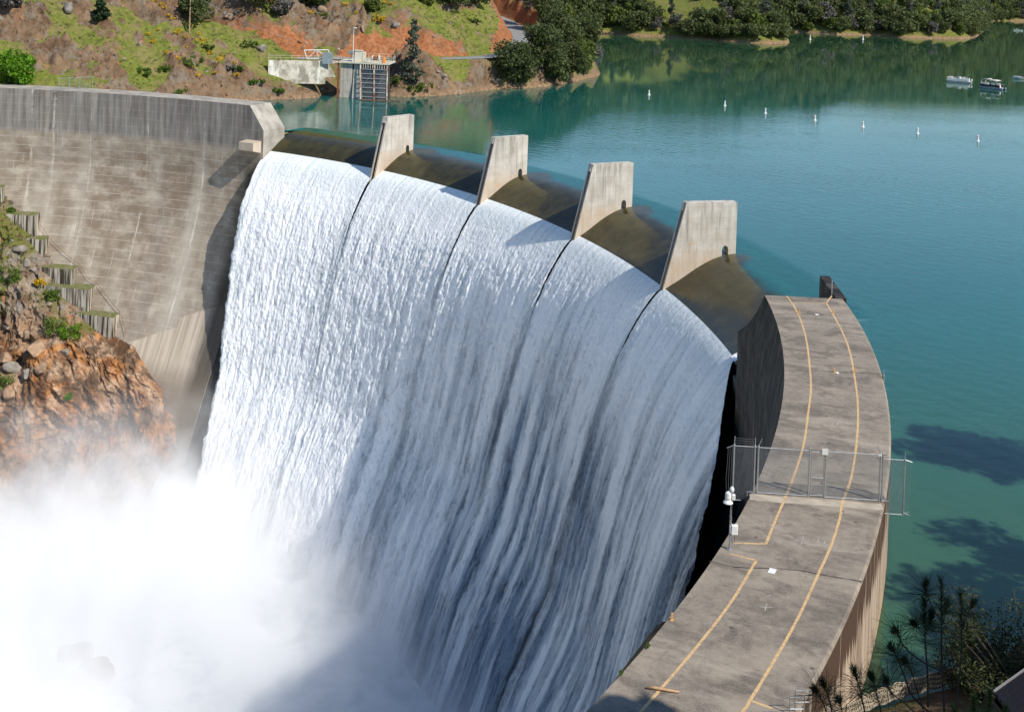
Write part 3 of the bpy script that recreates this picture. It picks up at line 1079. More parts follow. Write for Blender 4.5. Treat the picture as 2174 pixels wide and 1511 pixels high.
# ================================================================== LAND
SH = [(-420, 150), (-190, 196), (-140, 221), (-97, 235.5), (-80, 243), (-66, 253)]
for px in ((570, 212.5), (640, 210), (676, 207), (690, 196), (726, 194), (800, 199), (826, 206), (870, 206), (940, 203), (1000, 197), (1050, 190), (1100, 189), (1160, 184), (1215, 175), (1268, 162)):
    q = at_z(px[0], px[1], 0)
    SH.append((q.x, q.y))
SH += [(26, 352), (24, 385), (16, 425), (12, 470), (20, 515)]
for px in ((1290, 72), (1345, 77), (1400, 79), (1460, 83), (1500, 85), (1560, 90), (1620, 93.5), (1676, 93)):
    q = at_z(px[0], px[1], 0)
    SH.append((q.x, q.y))
SH += [(122, 545), (118, 575), (122, 610)]
for px in ((1690, 69), (1769, 74), (1863, 76), (1917, 81), (1975, 82), (2042, 84), (2072, 80), (2095, 62)):
    q = at_z(px[0], px[1], 0)
    SH.append((q.x, q.y))
q = at_z(2095, 62, 0)
SH += [(q.x + 12, q.y + 60)]
for px in ((2105, 45.5), (2140, 45), (2180, 46)):
    q = at_z(px[0], px[1], 0)
    SH.append((q.x, q.y))
SH += [(700, 820), (900, 800)]
SHP = np.array(SH)
LANDPOLY = np.vstack([SHP, [(2200, 900), (2200, 2600), (-1500, 2600), (-1500, 100)]])


def seg_dist(X, Y, poly, closed=False):
    d = np.full(X.shape, 1e9)
    side = np.zeros(X.shape)
    n = len(poly)
    best = np.zeros(X.shape)
    acc = 0.0
    for i in range(n if closed else n - 1):
        a, b = poly[i], poly[(i + 1) % n]
        vx, vy = b[0] - a[0], b[1] - a[1]
        L2 = vx * vx + vy * vy + 1e-12
        t = np.clip(((X - a[0]) * vx + (Y - a[1]) * vy) / L2, 0, 1)
        dd = np.hypot(X - a[0] - t * vx, Y - a[1] - t * vy)
        mk = dd < d
        d = np.where(mk, dd, d)
        best = np.where(mk, i + t, best)
    return d, best


def inside(X, Y, poly):
    r = np.zeros(X.shape, bool)
    n = len(poly)
    j = n - 1
    for i in range(n):
        xi, yi = poly[i]
        xj, yj = poly[j]
        if yi != yj:
            c = ((yi > Y) != (yj > Y)) & (X < (xj - xi) * (Y - yi) / (yj - yi) + xi)
            r ^= c
        j = i
    return r


# road along the cut bench, climbing round the spur
ROAD_PX = [(380, 131, 284, 0), (470, 128, 283, 0), (560, 124.5, 283, 0), (640, 124, 286, 0), (720, 124, 289, 0), (830, 125, 294, 0), (920, 125, 297, 0), (1000, 123, 301, 0),
           (1055, 118, 306, 0), (1092, 106, 314, 0), (1108, 90, 326, 0), (1108, 74, 340, 0), (1094, 58, 354, 0), (1070, 44, 367, 0), (1040, 32, 378, 0), (1000, 24, 386, 0)]
ROAD = [at_y(x, y, D) for x, y, D, _ in ROAD_PX]
ROADP = np.array([(p.x, p.y) for p in ROAD])
ROADZ = np.array([p.z for p in ROAD])


def land_base(X, Y):
    d, _ = seg_dist(X, Y, SHP)
    ins = inside(X, Y, LANDPOLY)
    sd = np.where(ins, d, -d)
    far = sstep(360, 470, Y)
    dd = np.maximum(sd, 0)
    zn = 2.2 * (1 - np.exp(-dd / 1.6)) + .78 * dd - 5.0 * sstep(34, 75, dd) + 3 * fbm(X * .03, Y * .03, 0, 3) * sstep(5, 25, dd)
    ff = np.maximum(dd - 1.0, 0)
    zf = 1.6 * (1 - np.exp(-dd / 1.2)) + 112 * (1 - np.exp(-(ff / 185) ** 1.08)) * (1 + .22 * fbm(X * .006, Y * .006, 3, 3)) + 5 * fbm(X * .022, Y * .022, 1, 3) * sstep(4, 40, dd)
    z = zn * (1 - far) + zf * far
    return np.where(sd > 0, z, np.maximum(sd * .9, -6)), sd


def land(X, Y, detail=True):
    z, sd = land_base(X, Y)
    dr, br = seg_dist(X, Y, ROADP)
    zr = np.interp(br, np.arange(len(ROADZ)), ROADZ)
    n1 = ridged(X * .07, Y * .07, z * .05, 4, .58)
    rockm = sstep(.36, .7, .55 * ridged(X * .022 + 3, Y * .03, .5, 3) + .45 * n1 + .2 * fbm(X * .05, Y * .05, 9, 3) - .05)
    rough = (1 - sstep(330, 430, Y))
    hd = 3.0 * (n1 - .45) + 1.9 * (ridged(X * .17 + .1 * z, Y * .17, z * .2, 3, .6) - .4)
    hd = hd * (.22 + .78 * rockm) + .3 * fbm(X * .5, Y * .5, 0, 3)
    step = (2.5 * (ridged(X * .42 + z * .5, Y * .3, z * .5, 4, .62) - .42) + 1.1 * np.abs(fbm(X * .9, Y * .7, z * .8, 3))) * (.12 + .88 * rockm)
    shr_ = np.exp(-((sd - .9) / 1.1) ** 2)
    step = step + shr_ * .9 * np.abs(fbm(X * .8, Y * .8, 2.2, 3)) * 1.3
    z = z + (hd * sstep(.2, 5, sd) + step * sstep(.1, 2.5, sd)) * rough
    # cut and fill for the road
    a = np.maximum(dr - 2.9, 0)
    vis = sstep(290, 300, X * 0 + Y) if False else 1
    hi = zr + a * (1.45 + .5 * fbm(X * .2, Y * .2, 5, 3)) + 1.1 * ridged(X * .25, Y * .25, z * .3, 3) * sstep(.3, 3, a)
    lo = zr - .05 - a * 1.1
    cut = z > hi
    z2 = np.where(dr < 16, np.clip(z, np.where(sd > 1.5, lo, -9), hi), z)
    soil = np.clip(sstep(14, 3, dr) * cut * 1.0, 0, 1)
    return z2, sd, rockm, soil, dr


def mat_land():
    t = NT('rocky_hillside')
    p = t.pos()
    rk, so_, sd, wd = t.attr('rock'), t.attr('soil'), t.attr('shore'), t.attr('wood')
    nz = t.sep(t.n('ShaderNodeNewGeometry').outputs['Normal'])[2]
    n1 = t.noise(p, .22, 7, .68)
    n2 = t.noise(p, 1.3, 6, .7)
    grass = t.mix(t.mr(n2, .3, .7), (0.082, 0.1, 0.018), (0.205, 0.225, 0.045))
    grass = t.mix(t.mr(t.noise(p, .25, 6, .7), .46, .62, 0, .75), grass, (0.22, 0.175, 0.075))
    grass = t.mix(t.mr(t.noise(p, .7, 6, .75), .52, .66, 0, .7), grass, (0.05, 0.06, 0.018))
    rock = t.mix(t.mr(n1, .32, .66), (0.085, 0.05, 0.03), (0.27, 0.175, 0.105))
    rock = t.mix(t.mr(t.noise(p, .35, 5, .7), .5, .6, 0, .8), rock, (0.2, 0.17, 0.13))
    rock = t.mix(t.mr(t.noise(t.mapping(p, (1, 1, .6)), 1.1, 7, .78), .52, .62, 0, .75), rock, (0.045, 0.03, 0.022))
    red = t.mix(t.mr(n2, .35, .65), (0.22, 0.062, 0.02), (0.47, 0.19, 0.075))
    redm = t.mr(t.math('ADD', so_, t.math('MULTIPLY', t.math('SUBTRACT', t.noise(p, .16, 6, .7), .5), 3.2)), .3, .75)
    rock = t.mix(t.math('MULTIPLY', redm, .75), rock, red)
    k = t.math('ADD', rk, t.math('MULTIPLY', t.math('SUBTRACT', n2, .5), 1.5))
    k = t.math('ADD', k, t.mr(nz, .8, .5, -.2, .45))
    k = t.math('ADD', k, t.math('MULTIPLY', so_, .55))
    c = t.mix(t.mr(k, .38, .52), grass, rock)
    # bare shore band
    c = t.mix(t.mr(t.math('ADD', sd, t.math('MULTIPLY', n2, 1.8)), 1.75, 1.2, 0, .85), c, t.mix(t.mr(n2, .35, .65), (0.1, 0.065, 0.04), (0.4, 0.25, 0.15)))
    wood = t.mix(t.mr(t.noise(p, .09, 5, .7), .4, .6), (0.045, 0.062, 0.018), (0.125, 0.145, 0.04))
    wood = t.mix(t.mr(t.noise(p, .035, 4), .54, .64), wood, (0.22, 0.25, 0.055))
    c = t.mix(wd, c, wood)
    t.bump(t.math('ADD', t.noise(p, .9, 7, .72), t.math('MULTIPLY', t.noise(p, 3.1, 4, .7), .5)), .75, .5)
    return t.done(c, .97, .1)


M_LAND = mat_land()
# left bank, fine
fx = np.concatenate([np.linspace(-175, -112, 70, endpoint=False), np.linspace(-112, 34, 350)])
fy = np.concatenate([np.linspace(212, 330, 290, endpoint=False), np.linspace(330, 470, 170)])
X, Y = np.meshgrid(fx, fy, indexing='ij')
Z, sd, rockm, soil, dr = land(X, Y)
wood = sstep(375, 430, Y + X * .2) * .9
keep = (sd[:-1, :-1] > -7) | (sd[1:, 1:] > -7)
rdam = np.hypot(X - CX, Y - CY)
keep &= (rdam[:-1, :-1] > 121.5)
bank = grid_mesh('hillside_terrain', np.stack([X, Y, Z], -1), M_LAND, {'rock': rockm, 'soil': soil, 'shore': sd, 'wood': wood}, keep=keep, smooth=False)
tag(bank, 'rocky hillside with grass and orange soil on the left bank', 'hillside', kind='structure')
# far hills, coarse
fx = np.concatenate([np.linspace(-900, -150, 60, endpoint=False), np.linspace(-150, 420, 230, endpoint=False), np.linspace(420, 1500, 70)])
fy = np.concatenate([np.linspace(200, 440, 50, endpoint=False), np.linspace(440, 760, 170, endpoint=False), np.linspace(760, 2000, 70)])
X, Y = np.meshgrid(fx, fy, indexing='ij')
Z, sd, rockm, soil, dr = land(X, Y)
hole = (X > -172) & (X < 31) & (Y > 214) & (Y < 466)
keep = ((sd[:-1, :-1] > -9) | (sd[1:, 1:] > -9)) & ~(hole[:-1, :-1] & hole[1:, 1:])
keep &= (np.hypot(X - CX, Y - CY)[:-1, :-1] > 150)
Zf = np.where(hole, Z - 1.5, Z)
wood = np.maximum(sstep(10, 55, sd) * .92 * sstep(380, 470, Y), sstep(-120, -200, X) * .8)
hills = grid_mesh('hills_terrain', np.stack([X, Y, Zf], -1), M_LAND, {'rock': rockm * .2, 'soil': soil * 0, 'shore': sd * np.where(Y > 440, .45, 1), 'wood': wood}, keep=keep)
tag(hills, 'wooded hills around the far side of the lake', 'hills', kind='structure')

# road surface
vs, fs = [], []
rp = []
for i in range(len(ROAD) - 1):
    p0, p1, p2, p3 = ROAD[max(i - 1, 0)], ROAD[i], ROAD[i + 1], ROAD[min(i + 2, len(ROAD) - 1)]
    for k in range(8):
        t = k / 8
        rp.append(.5 * ((2 * p1) + (p2 - p0) * t + (2 * p0 - 5 * p1 + 4 * p2 - p3) * t * t + (3 * p1 - p0 - 3 * p2 + p3) * t ** 3))
for i, p in enumerate(rp):
    d = (rp[min(i + 1, len(rp) - 1)] - rp[max(i - 1, 0)])
    n_ = Vector((-d.y, d.x, 0)).normalized()
    vs += [p + n_ * 2.7 + Vector((0, 0, .02)), p + Vector((0, 0, .12)), p - n_ * 2.7 + Vector((0, 0, .02))]
for i in range(len(rp) - 1):
    a = i * 3
    fs += [(a, a + 1, a + 4, a + 3), (a + 1, a + 2, a + 5, a + 4)]
mb = MB()
mb.add(vs, [f[::-1] for f in fs])
road = mb.build('road', plain('grey_gravel', (0.23, 0.235, 0.225), .95, var=.2, scale=1.2))
tag(road, 'grey gravel road cut into the left bank', 'road', kind='structure')

# ------------------------------------------------------------------ rock abutment below the left wall
def mat_cliff():
    t = NT('canyon_rock')
    p = t.pos()
    g, z_ = t.attr('grass'), t.sep(p)[2]
    n1 = t.noise(p, .3, 7, .7)
    n2 = t.noise(p, 1.5, 6, .7)
    rot = t.mapping(p, (.55, .55, .12), (0, 0, 0), (0, .5, 0))
    stv = t.noise(rot, 1.2, 6, .65)
    rock = t.mix(t.mr(n1, .35, .65), (0.13, 0.088, 0.056), (0.34, 0.265, 0.19))
    grey = t.mr(t.noise(p, .5, 5, .65), .5, .62, 0, .8)
    rock = t.mix(grey, rock, (0.22, 0.21, 0.185))
    pale = t.mix(t.mr(stv, .35, .65), (0.3, 0.17, 0.095), (0.56, 0.4, 0.27))
    rust = t.mix(t.mr(stv, .4, .6), (0.16, 0.06, 0.025), (0.46, 0.2, 0.06))
    lowm = t.mr(t.math('ADD', z_, t.math('MULTIPLY', t.math('SUBTRACT', n1, .5), 16)), -30, -36)
    lowc = t.mix(t.mr(t.noise(t.mapping(p, (.5, .5, .14), (3, 0, 0), (0, .45, 0)), .55, 4, .6), .42, .58), pale, rust)
    lowc = t.mix(t.mr(t.noise(t.mapping(p, (.6, .6, .2), (7, 0, 0), (0, .45, 0)), .5, 6, .75), .46, .58, 0, .85), lowc, (0.07, 0.045, 0.03))
    dk = t.mr(t.sep(p)[0], -77, -90)
    lowc = t.mix(t.math('MULTIPLY', dk, .75), lowc, t.mix(stv, (0.04, 0.025, 0.017), (0.2, 0.1, 0.05)))
    rock = t.mix(lowm, rock, lowc)
    crack = t.n('ShaderNodeTexVoronoi', feature='DISTANCE_TO_EDGE')
    t.t.links.new(t.mapping(p, (.6, .6, .35), (0, 0, 0), (0, .5, 0)), crack.inputs['Vector'])
    crack.inputs['Scale'].default_value = .7
    rock = t.mix(t.mr(crack.outputs['Distance'], 0, .03, .3, 0), rock, (0.03, 0.02, 0.014))
    rock = t.mix(t.mr(t.noise(p, 2.6, 5, .75), .56, .7, 0, .6), rock, (0.06, 0.045, 0.032))
    grass = t.mix(t.mr(n2, .3, .7), (0.06, 0.075, 0.014), (0.17, 0.18, 0.04))
    grass = t.mix(t.mr(t.noise(p, .8, 6, .75), .47, .6, 0, .8), grass, (0.17, 0.12, 0.065))
    k = t.math('ADD', g, t.math('MULTIPLY', t.math('SUBTRACT', n2, .5), 1.0))
    c = t.mix(t.mr(k, .5, .7), rock, grass)
    t.bump(t.math('ADD', t.noise(p, 1.1, 7, .72), t.math('MULTIPLY', t.noise(rot, 3, 5, .7), .7)), .8, .45)
    return t.done(c, .95, .15)


M_CLIFF = mat_cliff()
CONT = [(-260, 330), (-120, 370), (0, 405), (48, 446), (95, 520), (120, 560), (170, 620), (215, 690), (285, 730), (335, 812), (352, 880), (385, 935), (425, 1010), (470, 1100)]
cw = [on_wall(x, y) for x, y in CONT]
cxs = np.array([p.x for p in cw])
czs = np.array([p.z for p in cw])
us = np.concatenate([np.linspace(-135, -104, 50, endpoint=False), np.linspace(-104, -56, 340)])
ws = np.linspace(0, 1, 340)
U, W = np.meshgrid(us, ws, indexing='ij')
ztop = np.interp(U, cxs, czs) + .3
ztop = np.minimum(ztop, -9 - (U + 100) * .1 + 20 * (U < -104))
rtop = np.interp(ztop, FZ, FR)
ywall = CY + np.sqrt(np.maximum(rtop ** 2 - (U - CX) ** 2, 0))
Z = ztop + (-64 - ztop) * W
dz = ztop - Z
slope = .95 + .25 * fbm(U * .05, Z * .05, 1, 2)
Yb = ywall + .6 - dz * slope
# big faceted outcrops, ledges, cracks
lay = U * .8 + Z * .55
big = ridged(U * .06 + 2, Z * .05, .3, 3) - .45
fac = ridged(lay * .11, (U - Z) * .05, 4, 3, .55) - .4
fine = ridged(lay * .4, (U - Z) * .2, 2, 4, .6) - .4
env = sstep(0, 4.5, dz)
disp = env * (5.0 * big + 3.0 * fac + 1.5 * fine + 1.1 * (ridged(lay * .9, (U - Z) * .35, 7, 3, .6) - .4) + .6 * fbm(U * .9, Z * .9, 0, 4))
# jutting shoulder at the right end
disp += env * 4.0 * np.exp(-((U + 73) / 7) ** 2 - ((Z + 40) / 9) ** 2)
Yc = Yb - disp
Uc = U + env * (1.2 * fbm(U * .12, Z * .12, 6, 3) + .35 * fine)
Uc = Uc + env * 5.0 * np.exp(-((Z + 46) / 8) ** 2) * sstep(-84, -70, U)
Zc = Z + env * .8 * fbm(U * .2, Z * .25, 8, 3)
grass = sstep(-40, -29, Z + 7 * fbm(U * .09, Z * .09, 5, 3)) * (.62 + 1.7 * fbm(U * .13, Z * .13, 11, 4))
grass = np.clip(grass, 0, 1)
P = np.stack([Uc, np.minimum(Yc, ywall + .9 - 0 * U), Zc], -1)
cliff = grid_mesh('rock_terrain', P[:, ::-1], M_CLIFF, {'grass': grass[:, ::-1]}, smooth=False)
tag(cliff, 'steep rust-stained rock under the left end of the dam', 'rock', kind='structure')

# ------------------------------------------------------------------ near bank under and beside the camera
def mat_nearbank():
    t = NT('near_bank_soil')
    p = t.pos()
    c = t.mix(t.mr(t.noise(p, .8, 6, .7), .35, .65), (0.07, 0.045, 0.025), (0.22, 0.15, 0.09))
    c = t.mix(t.mr(t.noise(p, .35, 4), .5, .62, 0, .8), c, (0.06, 0.08, 0.018))
    t.bump(t.noise(p, 2, 6, .7), .8, .3)
    return t.done(c, .95, .15)


BK = [at_z(x, y, .9) for x, y in ((1700, 1600), (1780, 1540), (1830, 1502), (1900, 1478), (1990, 1452), (2060, 1432), (2110, 1420), (2135, 1395), (2150, 1350), (2230, 1330), (2500, 1320))]
BKP = np.array([(p.x, p.y) for p in BK])
fx = np.linspace(-60, 95, 210)
fy = np.linspace(-70, 75, 200)
X, Y = np.meshgrid(fx, fy, indexing='ij')
# signed distance behind the bank edge (towards the camera)
d, b = seg_dist(X, Y, BKP)
ye = np.interp(X, BKP[:, 0], BKP[:, 1])
sd = np.where(Y < ye, d, -d)
prof = np.interp(sd, [-30, -3, -.6, 0, .8, 4, 10, 20, 30, 44, 70], [-9, -4, -1.0, .75, 1.3, 2.2, 4.2, 10.5, 17.5, 27.5, 41])
lean = 30.6 - .66 * np.maximum(np.hypot(X * .7, np.maximum(Y, 0)), 0) + np.maximum(-Y, 0) * .45 + .25 * np.maximum(X, 0)
Z = np.minimum(prof, np.maximum(lean, prof * .85))
# canyon side falls to the river
can = np.hypot(X - CX, Y - CY)
left = sstep(126, 112, can)
Z = Z * (1 - left) + (np.minimum(Z, -52 + (can - 84) * 1.5)) * left
Z = Z + .3 * fbm(X * .3, Y * .3, 0, 4) * sstep(.5, 4, sd)
capz = HC - 1.4 - .585 * np.maximum(Y, 0)
nearc = np.hypot(X, Y) < 60
Z = np.where(nearc & (Y > -1.5) & (Y < 44), np.minimum(Z, np.maximum(capz, -3.5)), Z)
under = (can < 126.3) & (np.degrees(np.arctan2(Y - CY, X - CX)) > -52) & (can > 112)
Z = np.where(under, np.minimum(Z, 4.6), Z)
fx_nb, fy_nb, Z_nb = fx, fy, Z
nb = grid_mesh('bank_ground', np.stack([X, Y, Z], -1)[:, ::-1], mat_nearbank())
tag(nb, 'shaded brown earth of the near bank', 'bank', kind='structure')

# ================================================================== TREES
def mat_leaf(name, c0, c1, trans=.35):
    t = NT(name)
    p = t.obj()
    r = t.rand()
    n_ = t.noise(p, .55, 3, .6)
    k = t.math('ADD', t.math('MULTIPLY', t.mr(n_, .3, .7), .6), t.math('MULTIPLY', r, .4))
    c = t.mix(k, c0, c1)
    c = t.mix(t.math('MULTIPLY', t.attr('tint'), .6), c, tuple(min(1, q * 1.9) for q in c1))
    m_ = t.done(c, .6, .25)
    tr = t.n('ShaderNodeBsdfTranslucent')
    t.t.links.new(c, tr.inputs['Color'])
    mx = t.n('ShaderNodeMixShader')
    mx.inputs[0].default_value = trans
    t.t.links.new(t.b.outputs[0], mx.inputs[1])
    t.t.links.new(tr.outputs[0], mx.inputs[2])
    t.t.links.new(mx.outputs[0], t.out.inputs['Surface'])
    return m_


M_OAK = mat_leaf('oak_leaves', (0.032, 0.05, 0.017), (0.098, 0.122, 0.04))
M_OAKF = mat_leaf('far_oak_leaves', (0.05, 0.072, 0.024), (0.145, 0.17, 0.058))
M_OAK2 = mat_leaf('light_oak_leaves', (0.06, 0.09, 0.018), (0.15, 0.19, 0.04))
M_GREY = mat_leaf('grey_pine_needles', (0.062, 0.078, 0.052), (0.125, 0.145, 0.098))
M_BRIGHT = mat_leaf('spring_leaves', (0.05, 0.13, 0.006), (0.13, 0.27, 0.015))
M_DARKP = mat_leaf('dark_conifer_needles', (0.018, 0.04, 0.016), (0.05, 0.085, 0.03))
M_BROOM = mat_leaf('yellow_blossom', (0.4, 0.24, 0.008), (0.6, 0.4, 0.02), .2)
M_SHRUB = mat_leaf('shrub_leaves', (0.06, 0.11, 0.015), (0.13, 0.2, 0.03))
M_TWIG = mat_leaf('bare_twigs', (0.085, 0.075, 0.065), (0.15, 0.135, 0.12), .05)
M_BARK = plain('bark', (0.13, 0.105, 0.085), .95, var=.35, scale=2)


def leaf_cloud(rs, blobs, n, size, asp=.6, shell=.55):
    """leaf-sized quads spread through a cluster of ellipsoid clumps"""
    w_ = np.array([b[3] * b[4] * b[5] for b in blobs]) ** .66
    pick = rs.choice(len(blobs), n, p=w_ / w_.sum())
    B = np.array(blobs)[pick]
    d = rs.normal(size=(n, 3))
    d /= np.linalg.norm(d, axis=1)[:, None]
    rad = (shell + (1 - shell) * rs.rand(n)) ** .8
    rad *= 1 + .16 * np.sin(d[:, 0] * 9 + B[:, 0] * 5) * np.cos(d[:, 2] * 8 + B[:, 1] * 3)
    c = B[:, :3] + d * B[:, 3:6] * rad[:, None]
    a = rs.normal(size=(n, 3)) + d * .3
    a /= np.linalg.norm(a, axis=1)[:, None]
    b = np.cross(a, rs.normal(size=(n, 3)))
    b /= np.linalg.norm(b, axis=1)[:, None] + 1e-9
    s = size * (.55 + .9 * rs.rand(n))[:, None]
    V = np.stack([c - a * s, c + b * s * asp, c + a * s, c - b * s * asp], 1).reshape(-1, 3)
    F = np.arange(n * 4).reshape(-1, 4)
    tint = np.repeat(np.clip(rs.rand(n) * 1.6 - .9, 0, 1), 4)
    return V, F, tint


def crown_blobs(rs, h, w, base, k, flat=1.0, kind='oak'):
    bl = []
    for i in range(k):
        if kind == 'oak':
            a, q = rs.rand() * 6.283, math.sqrt(rs.rand())
            z = base + (h - base) * (.18 + .66 * rs.rand())
            lim = math.sqrt(max(.08, 1 - ((z - (base + (h - base) * .42)) / ((h - base) * .62)) ** 2))
            r = w / 2 * q * lim * .8
            s = w * (.13 + .13 * rs.rand())
            bl.append((r * math.cos(a), r * math.sin(a), z, s, s, s * .72 * flat))
        else:
            f = (i + rs.rand()) / k
            z = base + (h - base) * f
            lim = (1 - f) ** .7 * .9 + .12
            a = rs.rand() * 6.283
            r = w / 2 * lim * (.3 + .7 * rs.rand())
            s = w * (.1 + .12 * lim * rs.rand())
            bl.append((r * math.cos(a), r * math.sin(a), z, s * 1.2, s * 1.2, s * .6))
    return bl


def make_tree(name, label, cat, seed, h, w, base, nblob, nleaf, leaf, mat, kind='oak', trunk_r=.25, group=None, lean=0.0):
    rs = np.random.RandomState(seed)
    t = thing(name, label, cat, (0, 0, 0), 0, group)
    bl = crown_blobs(rs, h, w, base, nblob, kind=kind)
    V, F, tint = leaf_cloud(rs, bl, nleaf, leaf)
    V[:, 0] += lean * V[:, 2]
    tri_mesh('crown', V, F, mat, t, {'tint': tint})
    mb = MB()
    topz = base + (h - base) * (.5 if kind == 'oak' else .94)
    path = [Vector((lean * z + .12 * math.sin(z * .7 + seed), .1 * math.cos(z * .6), z)) for z in lin(-.6, topz, 7)]
    mb.tube(path, [trunk_r * (1.25 - 1.05 * i / 6) for i in range(7)], 7)
    for i in range(min(nblob, 10)):
        b = bl[rs.randint(len(bl))]
        f = rs.uniform(.3, .85)
        p0 = path[int(f * 6)]
        p1 = Vector(b[:3]) + Vector((lean * b[2], 0, 0))
        if (p1 - p0).length < .5: continue
        mid = (p0 + p1) / 2 + Vector((0, 0, -.1 * (p1 - p0).length))
        mb.tube([p0, mid, p1], [trunk_r * .42, trunk_r * .28, trunk_r * .08], 5)
    mb.build('trunk', M_BARK, t, local=True)
    return t


def ground_z(x, y):
    z, sd, *_ = land(np.array([x]), np.array([y]))
    return float(z[0]), float(sd[0])


GF = 'trees crowding the far shore'
protos = []
for i in range(4):
    protos.append(make_tree('oak_tree', 'round dark green oak on the far shore', 'tree', 40 + i, 8.5, 9.5 + i * .6, 1.0, 20 + 2 * i, 1500, .5, M_OAKF, group=GF))
for i in range(2):
    protos.append(make_tree('oak_tree', 'paler yellow-green oak on the far shore', 'tree', 60 + i, 7.5, 8.5, .8, 17, 1200, .48, M_OAK2, group=GF))
for i in range(2):
    protos.append(make_tree('grey_pine', 'tall thin grey-green pine rising above the oaks of the far shore', 'pine tree', 70 + i, 14, 5.5, 2.0, 30, 1100, .45, M_GREY, 'pine', .22, group=GF))
for i in range(2):
    protos.append(make_tree('bare_tree', 'greyish leafless tree among the oaks of the far shore', 'tree', 80 + i, 9, 7.5, 1.5, 16, 900, .38, M_TWIG, group=GF))
wts = np.array([4, 4, 4, 4, 2.2, 2.2, 2.6, 2.6, 1.8, 1.8])
wts = wts / wts.sum()
used = set()
rs = np.random.RandomState(3)


def place(i, x, y, z, sc, label=None):
    p = protos[i]
    if i not in used:
        used.add(i)
        p.location = (x, y, z)
        p.scale = (sc, sc, sc)
        p.rotation_euler = (0, 0, rs.rand() * 6.28)
        if label: p['label'] = label
        return p
    return copy_thing(p, (x, y, z), rs.rand() * 6.28, (sc * rs.uniform(.9, 1.15), sc * rs.uniform(.9, 1.15), sc * rs.uniform(.85, 1.15)), label)


spots = []
CAND = rs.rand(90000, 2)
cand_x = -20 + CAND[:, 0] * 760
cand_y = 400 + CAND[:, 1] * 620
zc_, sdc, *_ = land(cand_x, cand_y)
dens = fbm(cand_x * .02, cand_y * .02, 5, 3)
order = np.argsort(sdc + rs.rand(len(sdc)) * 6)
cell = {}
far_wood = []
for k in order:
    x, y, z, sdv, dn = cand_x[k], cand_y[k], zc_[k], sdc[k], dens[k]
    if sdv < .5 or sdv > 190: continue
    d = Vector((x, y, z)) - CAM
    dep = d.dot(FW)
    px = IW / 2 + FPX * d.dot(RT) / dep
    py = IH / 2 + PYO - FPX * d.dot(UP) / dep
    if px < 1080 or px > 2260: continue
    front = sdv < 8
    if not front and dn < -.17: continue       # grassy gaps
    md = 4.4 if front else 5.6
    if py < -60: md = 9.0
    ci, cj = int(x // 9), int(y // 9)
    if any((x - q[0]) ** 2 + (y - q[1]) ** 2 < md * md for a in (-1, 0, 1) for b in (-1, 0, 1) for q in cell.get((ci + a, cj + b), ())): continue
    cell.setdefault((ci, cj), []).append((x, y))
    if py > -25 and len(spots) < 285:
        spots.append((x, y, z, sdv))
    else:
        far_wood.append((x, y, z, py))
for x, y, z, sdv in spots:
    i = int(rs.choice(10, p=wts))
    if sdv < 6 and i in (6, 7): i = 1
    place(i, x, y, z - .2, rs.uniform(.72, 1.12) * (.85 if sdv < 4 else 1.12))
# the woodland behind them, one mass
Vs, Fs, Ts, nv = [], [], [], 0
for x, y, z, py in far_wood:
    sc = rs.uniform(.8, 1.2)
    hi_ = py > -60
    w_ = (9.0 if hi_ else 12.0) * sc
    bl = [(x + rs.uniform(-.3, .3) * w_, y + rs.uniform(-.3, .3) * w_, z + rs.uniform(2, 6.5) * sc, w_ * .26, w_ * .26, w_ * .2) for _ in range(7 if hi_ else 4)]
    V, F, ti = leaf_cloud(rs, bl, 380 if hi_ else 60, .75 if hi_ else 2.2)
    Vs.append(V)
    Fs.append(F + nv)
    Ts.append(ti)
    nv += len(V)
if Vs:
    o = tri_mesh('woodland', np.vstack(Vs), np.vstack(Fs), M_OAKF, None, {'tint': np.concatenate(Ts)})
    tag(o, 'oak woodland covering the hills behind the shore trees', 'woodland', kind='stuff')

# ---- individual trees and shrubs of the left bank
def spot(px, py, D):
    """ground point under a photo point at roughly distance D"""
    p = at_y(px, py, D)
    z, sd = ground_z(p.x, p.y)
    return p.x, p.y, z


def hit_land(px, py, y0=240, y1=420):
    d = ray(px, py)
    ys = np.linspace(y0, y1, 500)
    X_, Z_ = CAM.x + d.x / d.y * ys, CAM.z + d.z / d.y * ys
    zl, *_ = land(X_, ys)
    k = np.argmax(zl > Z_)
    if not (zl > Z_).any():
        k = len(ys) - 1
    return float(X_[k]), float(ys[k]), float(zl[k])


GB = 'oaks on the spur beside the road'
spur = [(1092, 186, 11.2, 11.5, 'big round dark oak at the water between the road and the spur'), (1150, 150, 12.5, 11.5, 'tall dark oak just right of the biggest roadside oak'),
        (1175, 180, 8, 8, 'low oak at the shore under the spur'), (1205, 172, 11, 9.5, 'dark oak near the tip of the spur'), (1238, 160, 11, 8.5, 'outermost oak leaning over the tip of the spur'),
        (1200, 120, 12, 10.5, 'oak standing higher on the spur behind the shore oaks'), (1172, 88, 9, 9, 'oak beside the upper bend of the gravel road'),
        (1235, 105, 11, 10, 'oak on the back of the spur seen over the shore oaks'), (1160, 50, 8, 9, 'oak above the road bend at the top of the photo'), (1190, 50, 12, 11, 'dense oak at the top of the spur')]
for k, (px, py, h, wd, lab) in enumerate(spur):
    x, y, z = hit_land(px, py)
    t = make_tree('oak_tree', lab, 'tree', 100 + k, h, wd, .6, 40, 7000, .31, (M_OAK, M_OAK, M_OAKF, M_OAK, M_OAK2, M_OAKF, M_OAK, M_OAK, M_OAKF, M_OAK)[k], group=GB, trunk_r=.3)
    t.location = (x, y, z - .3)
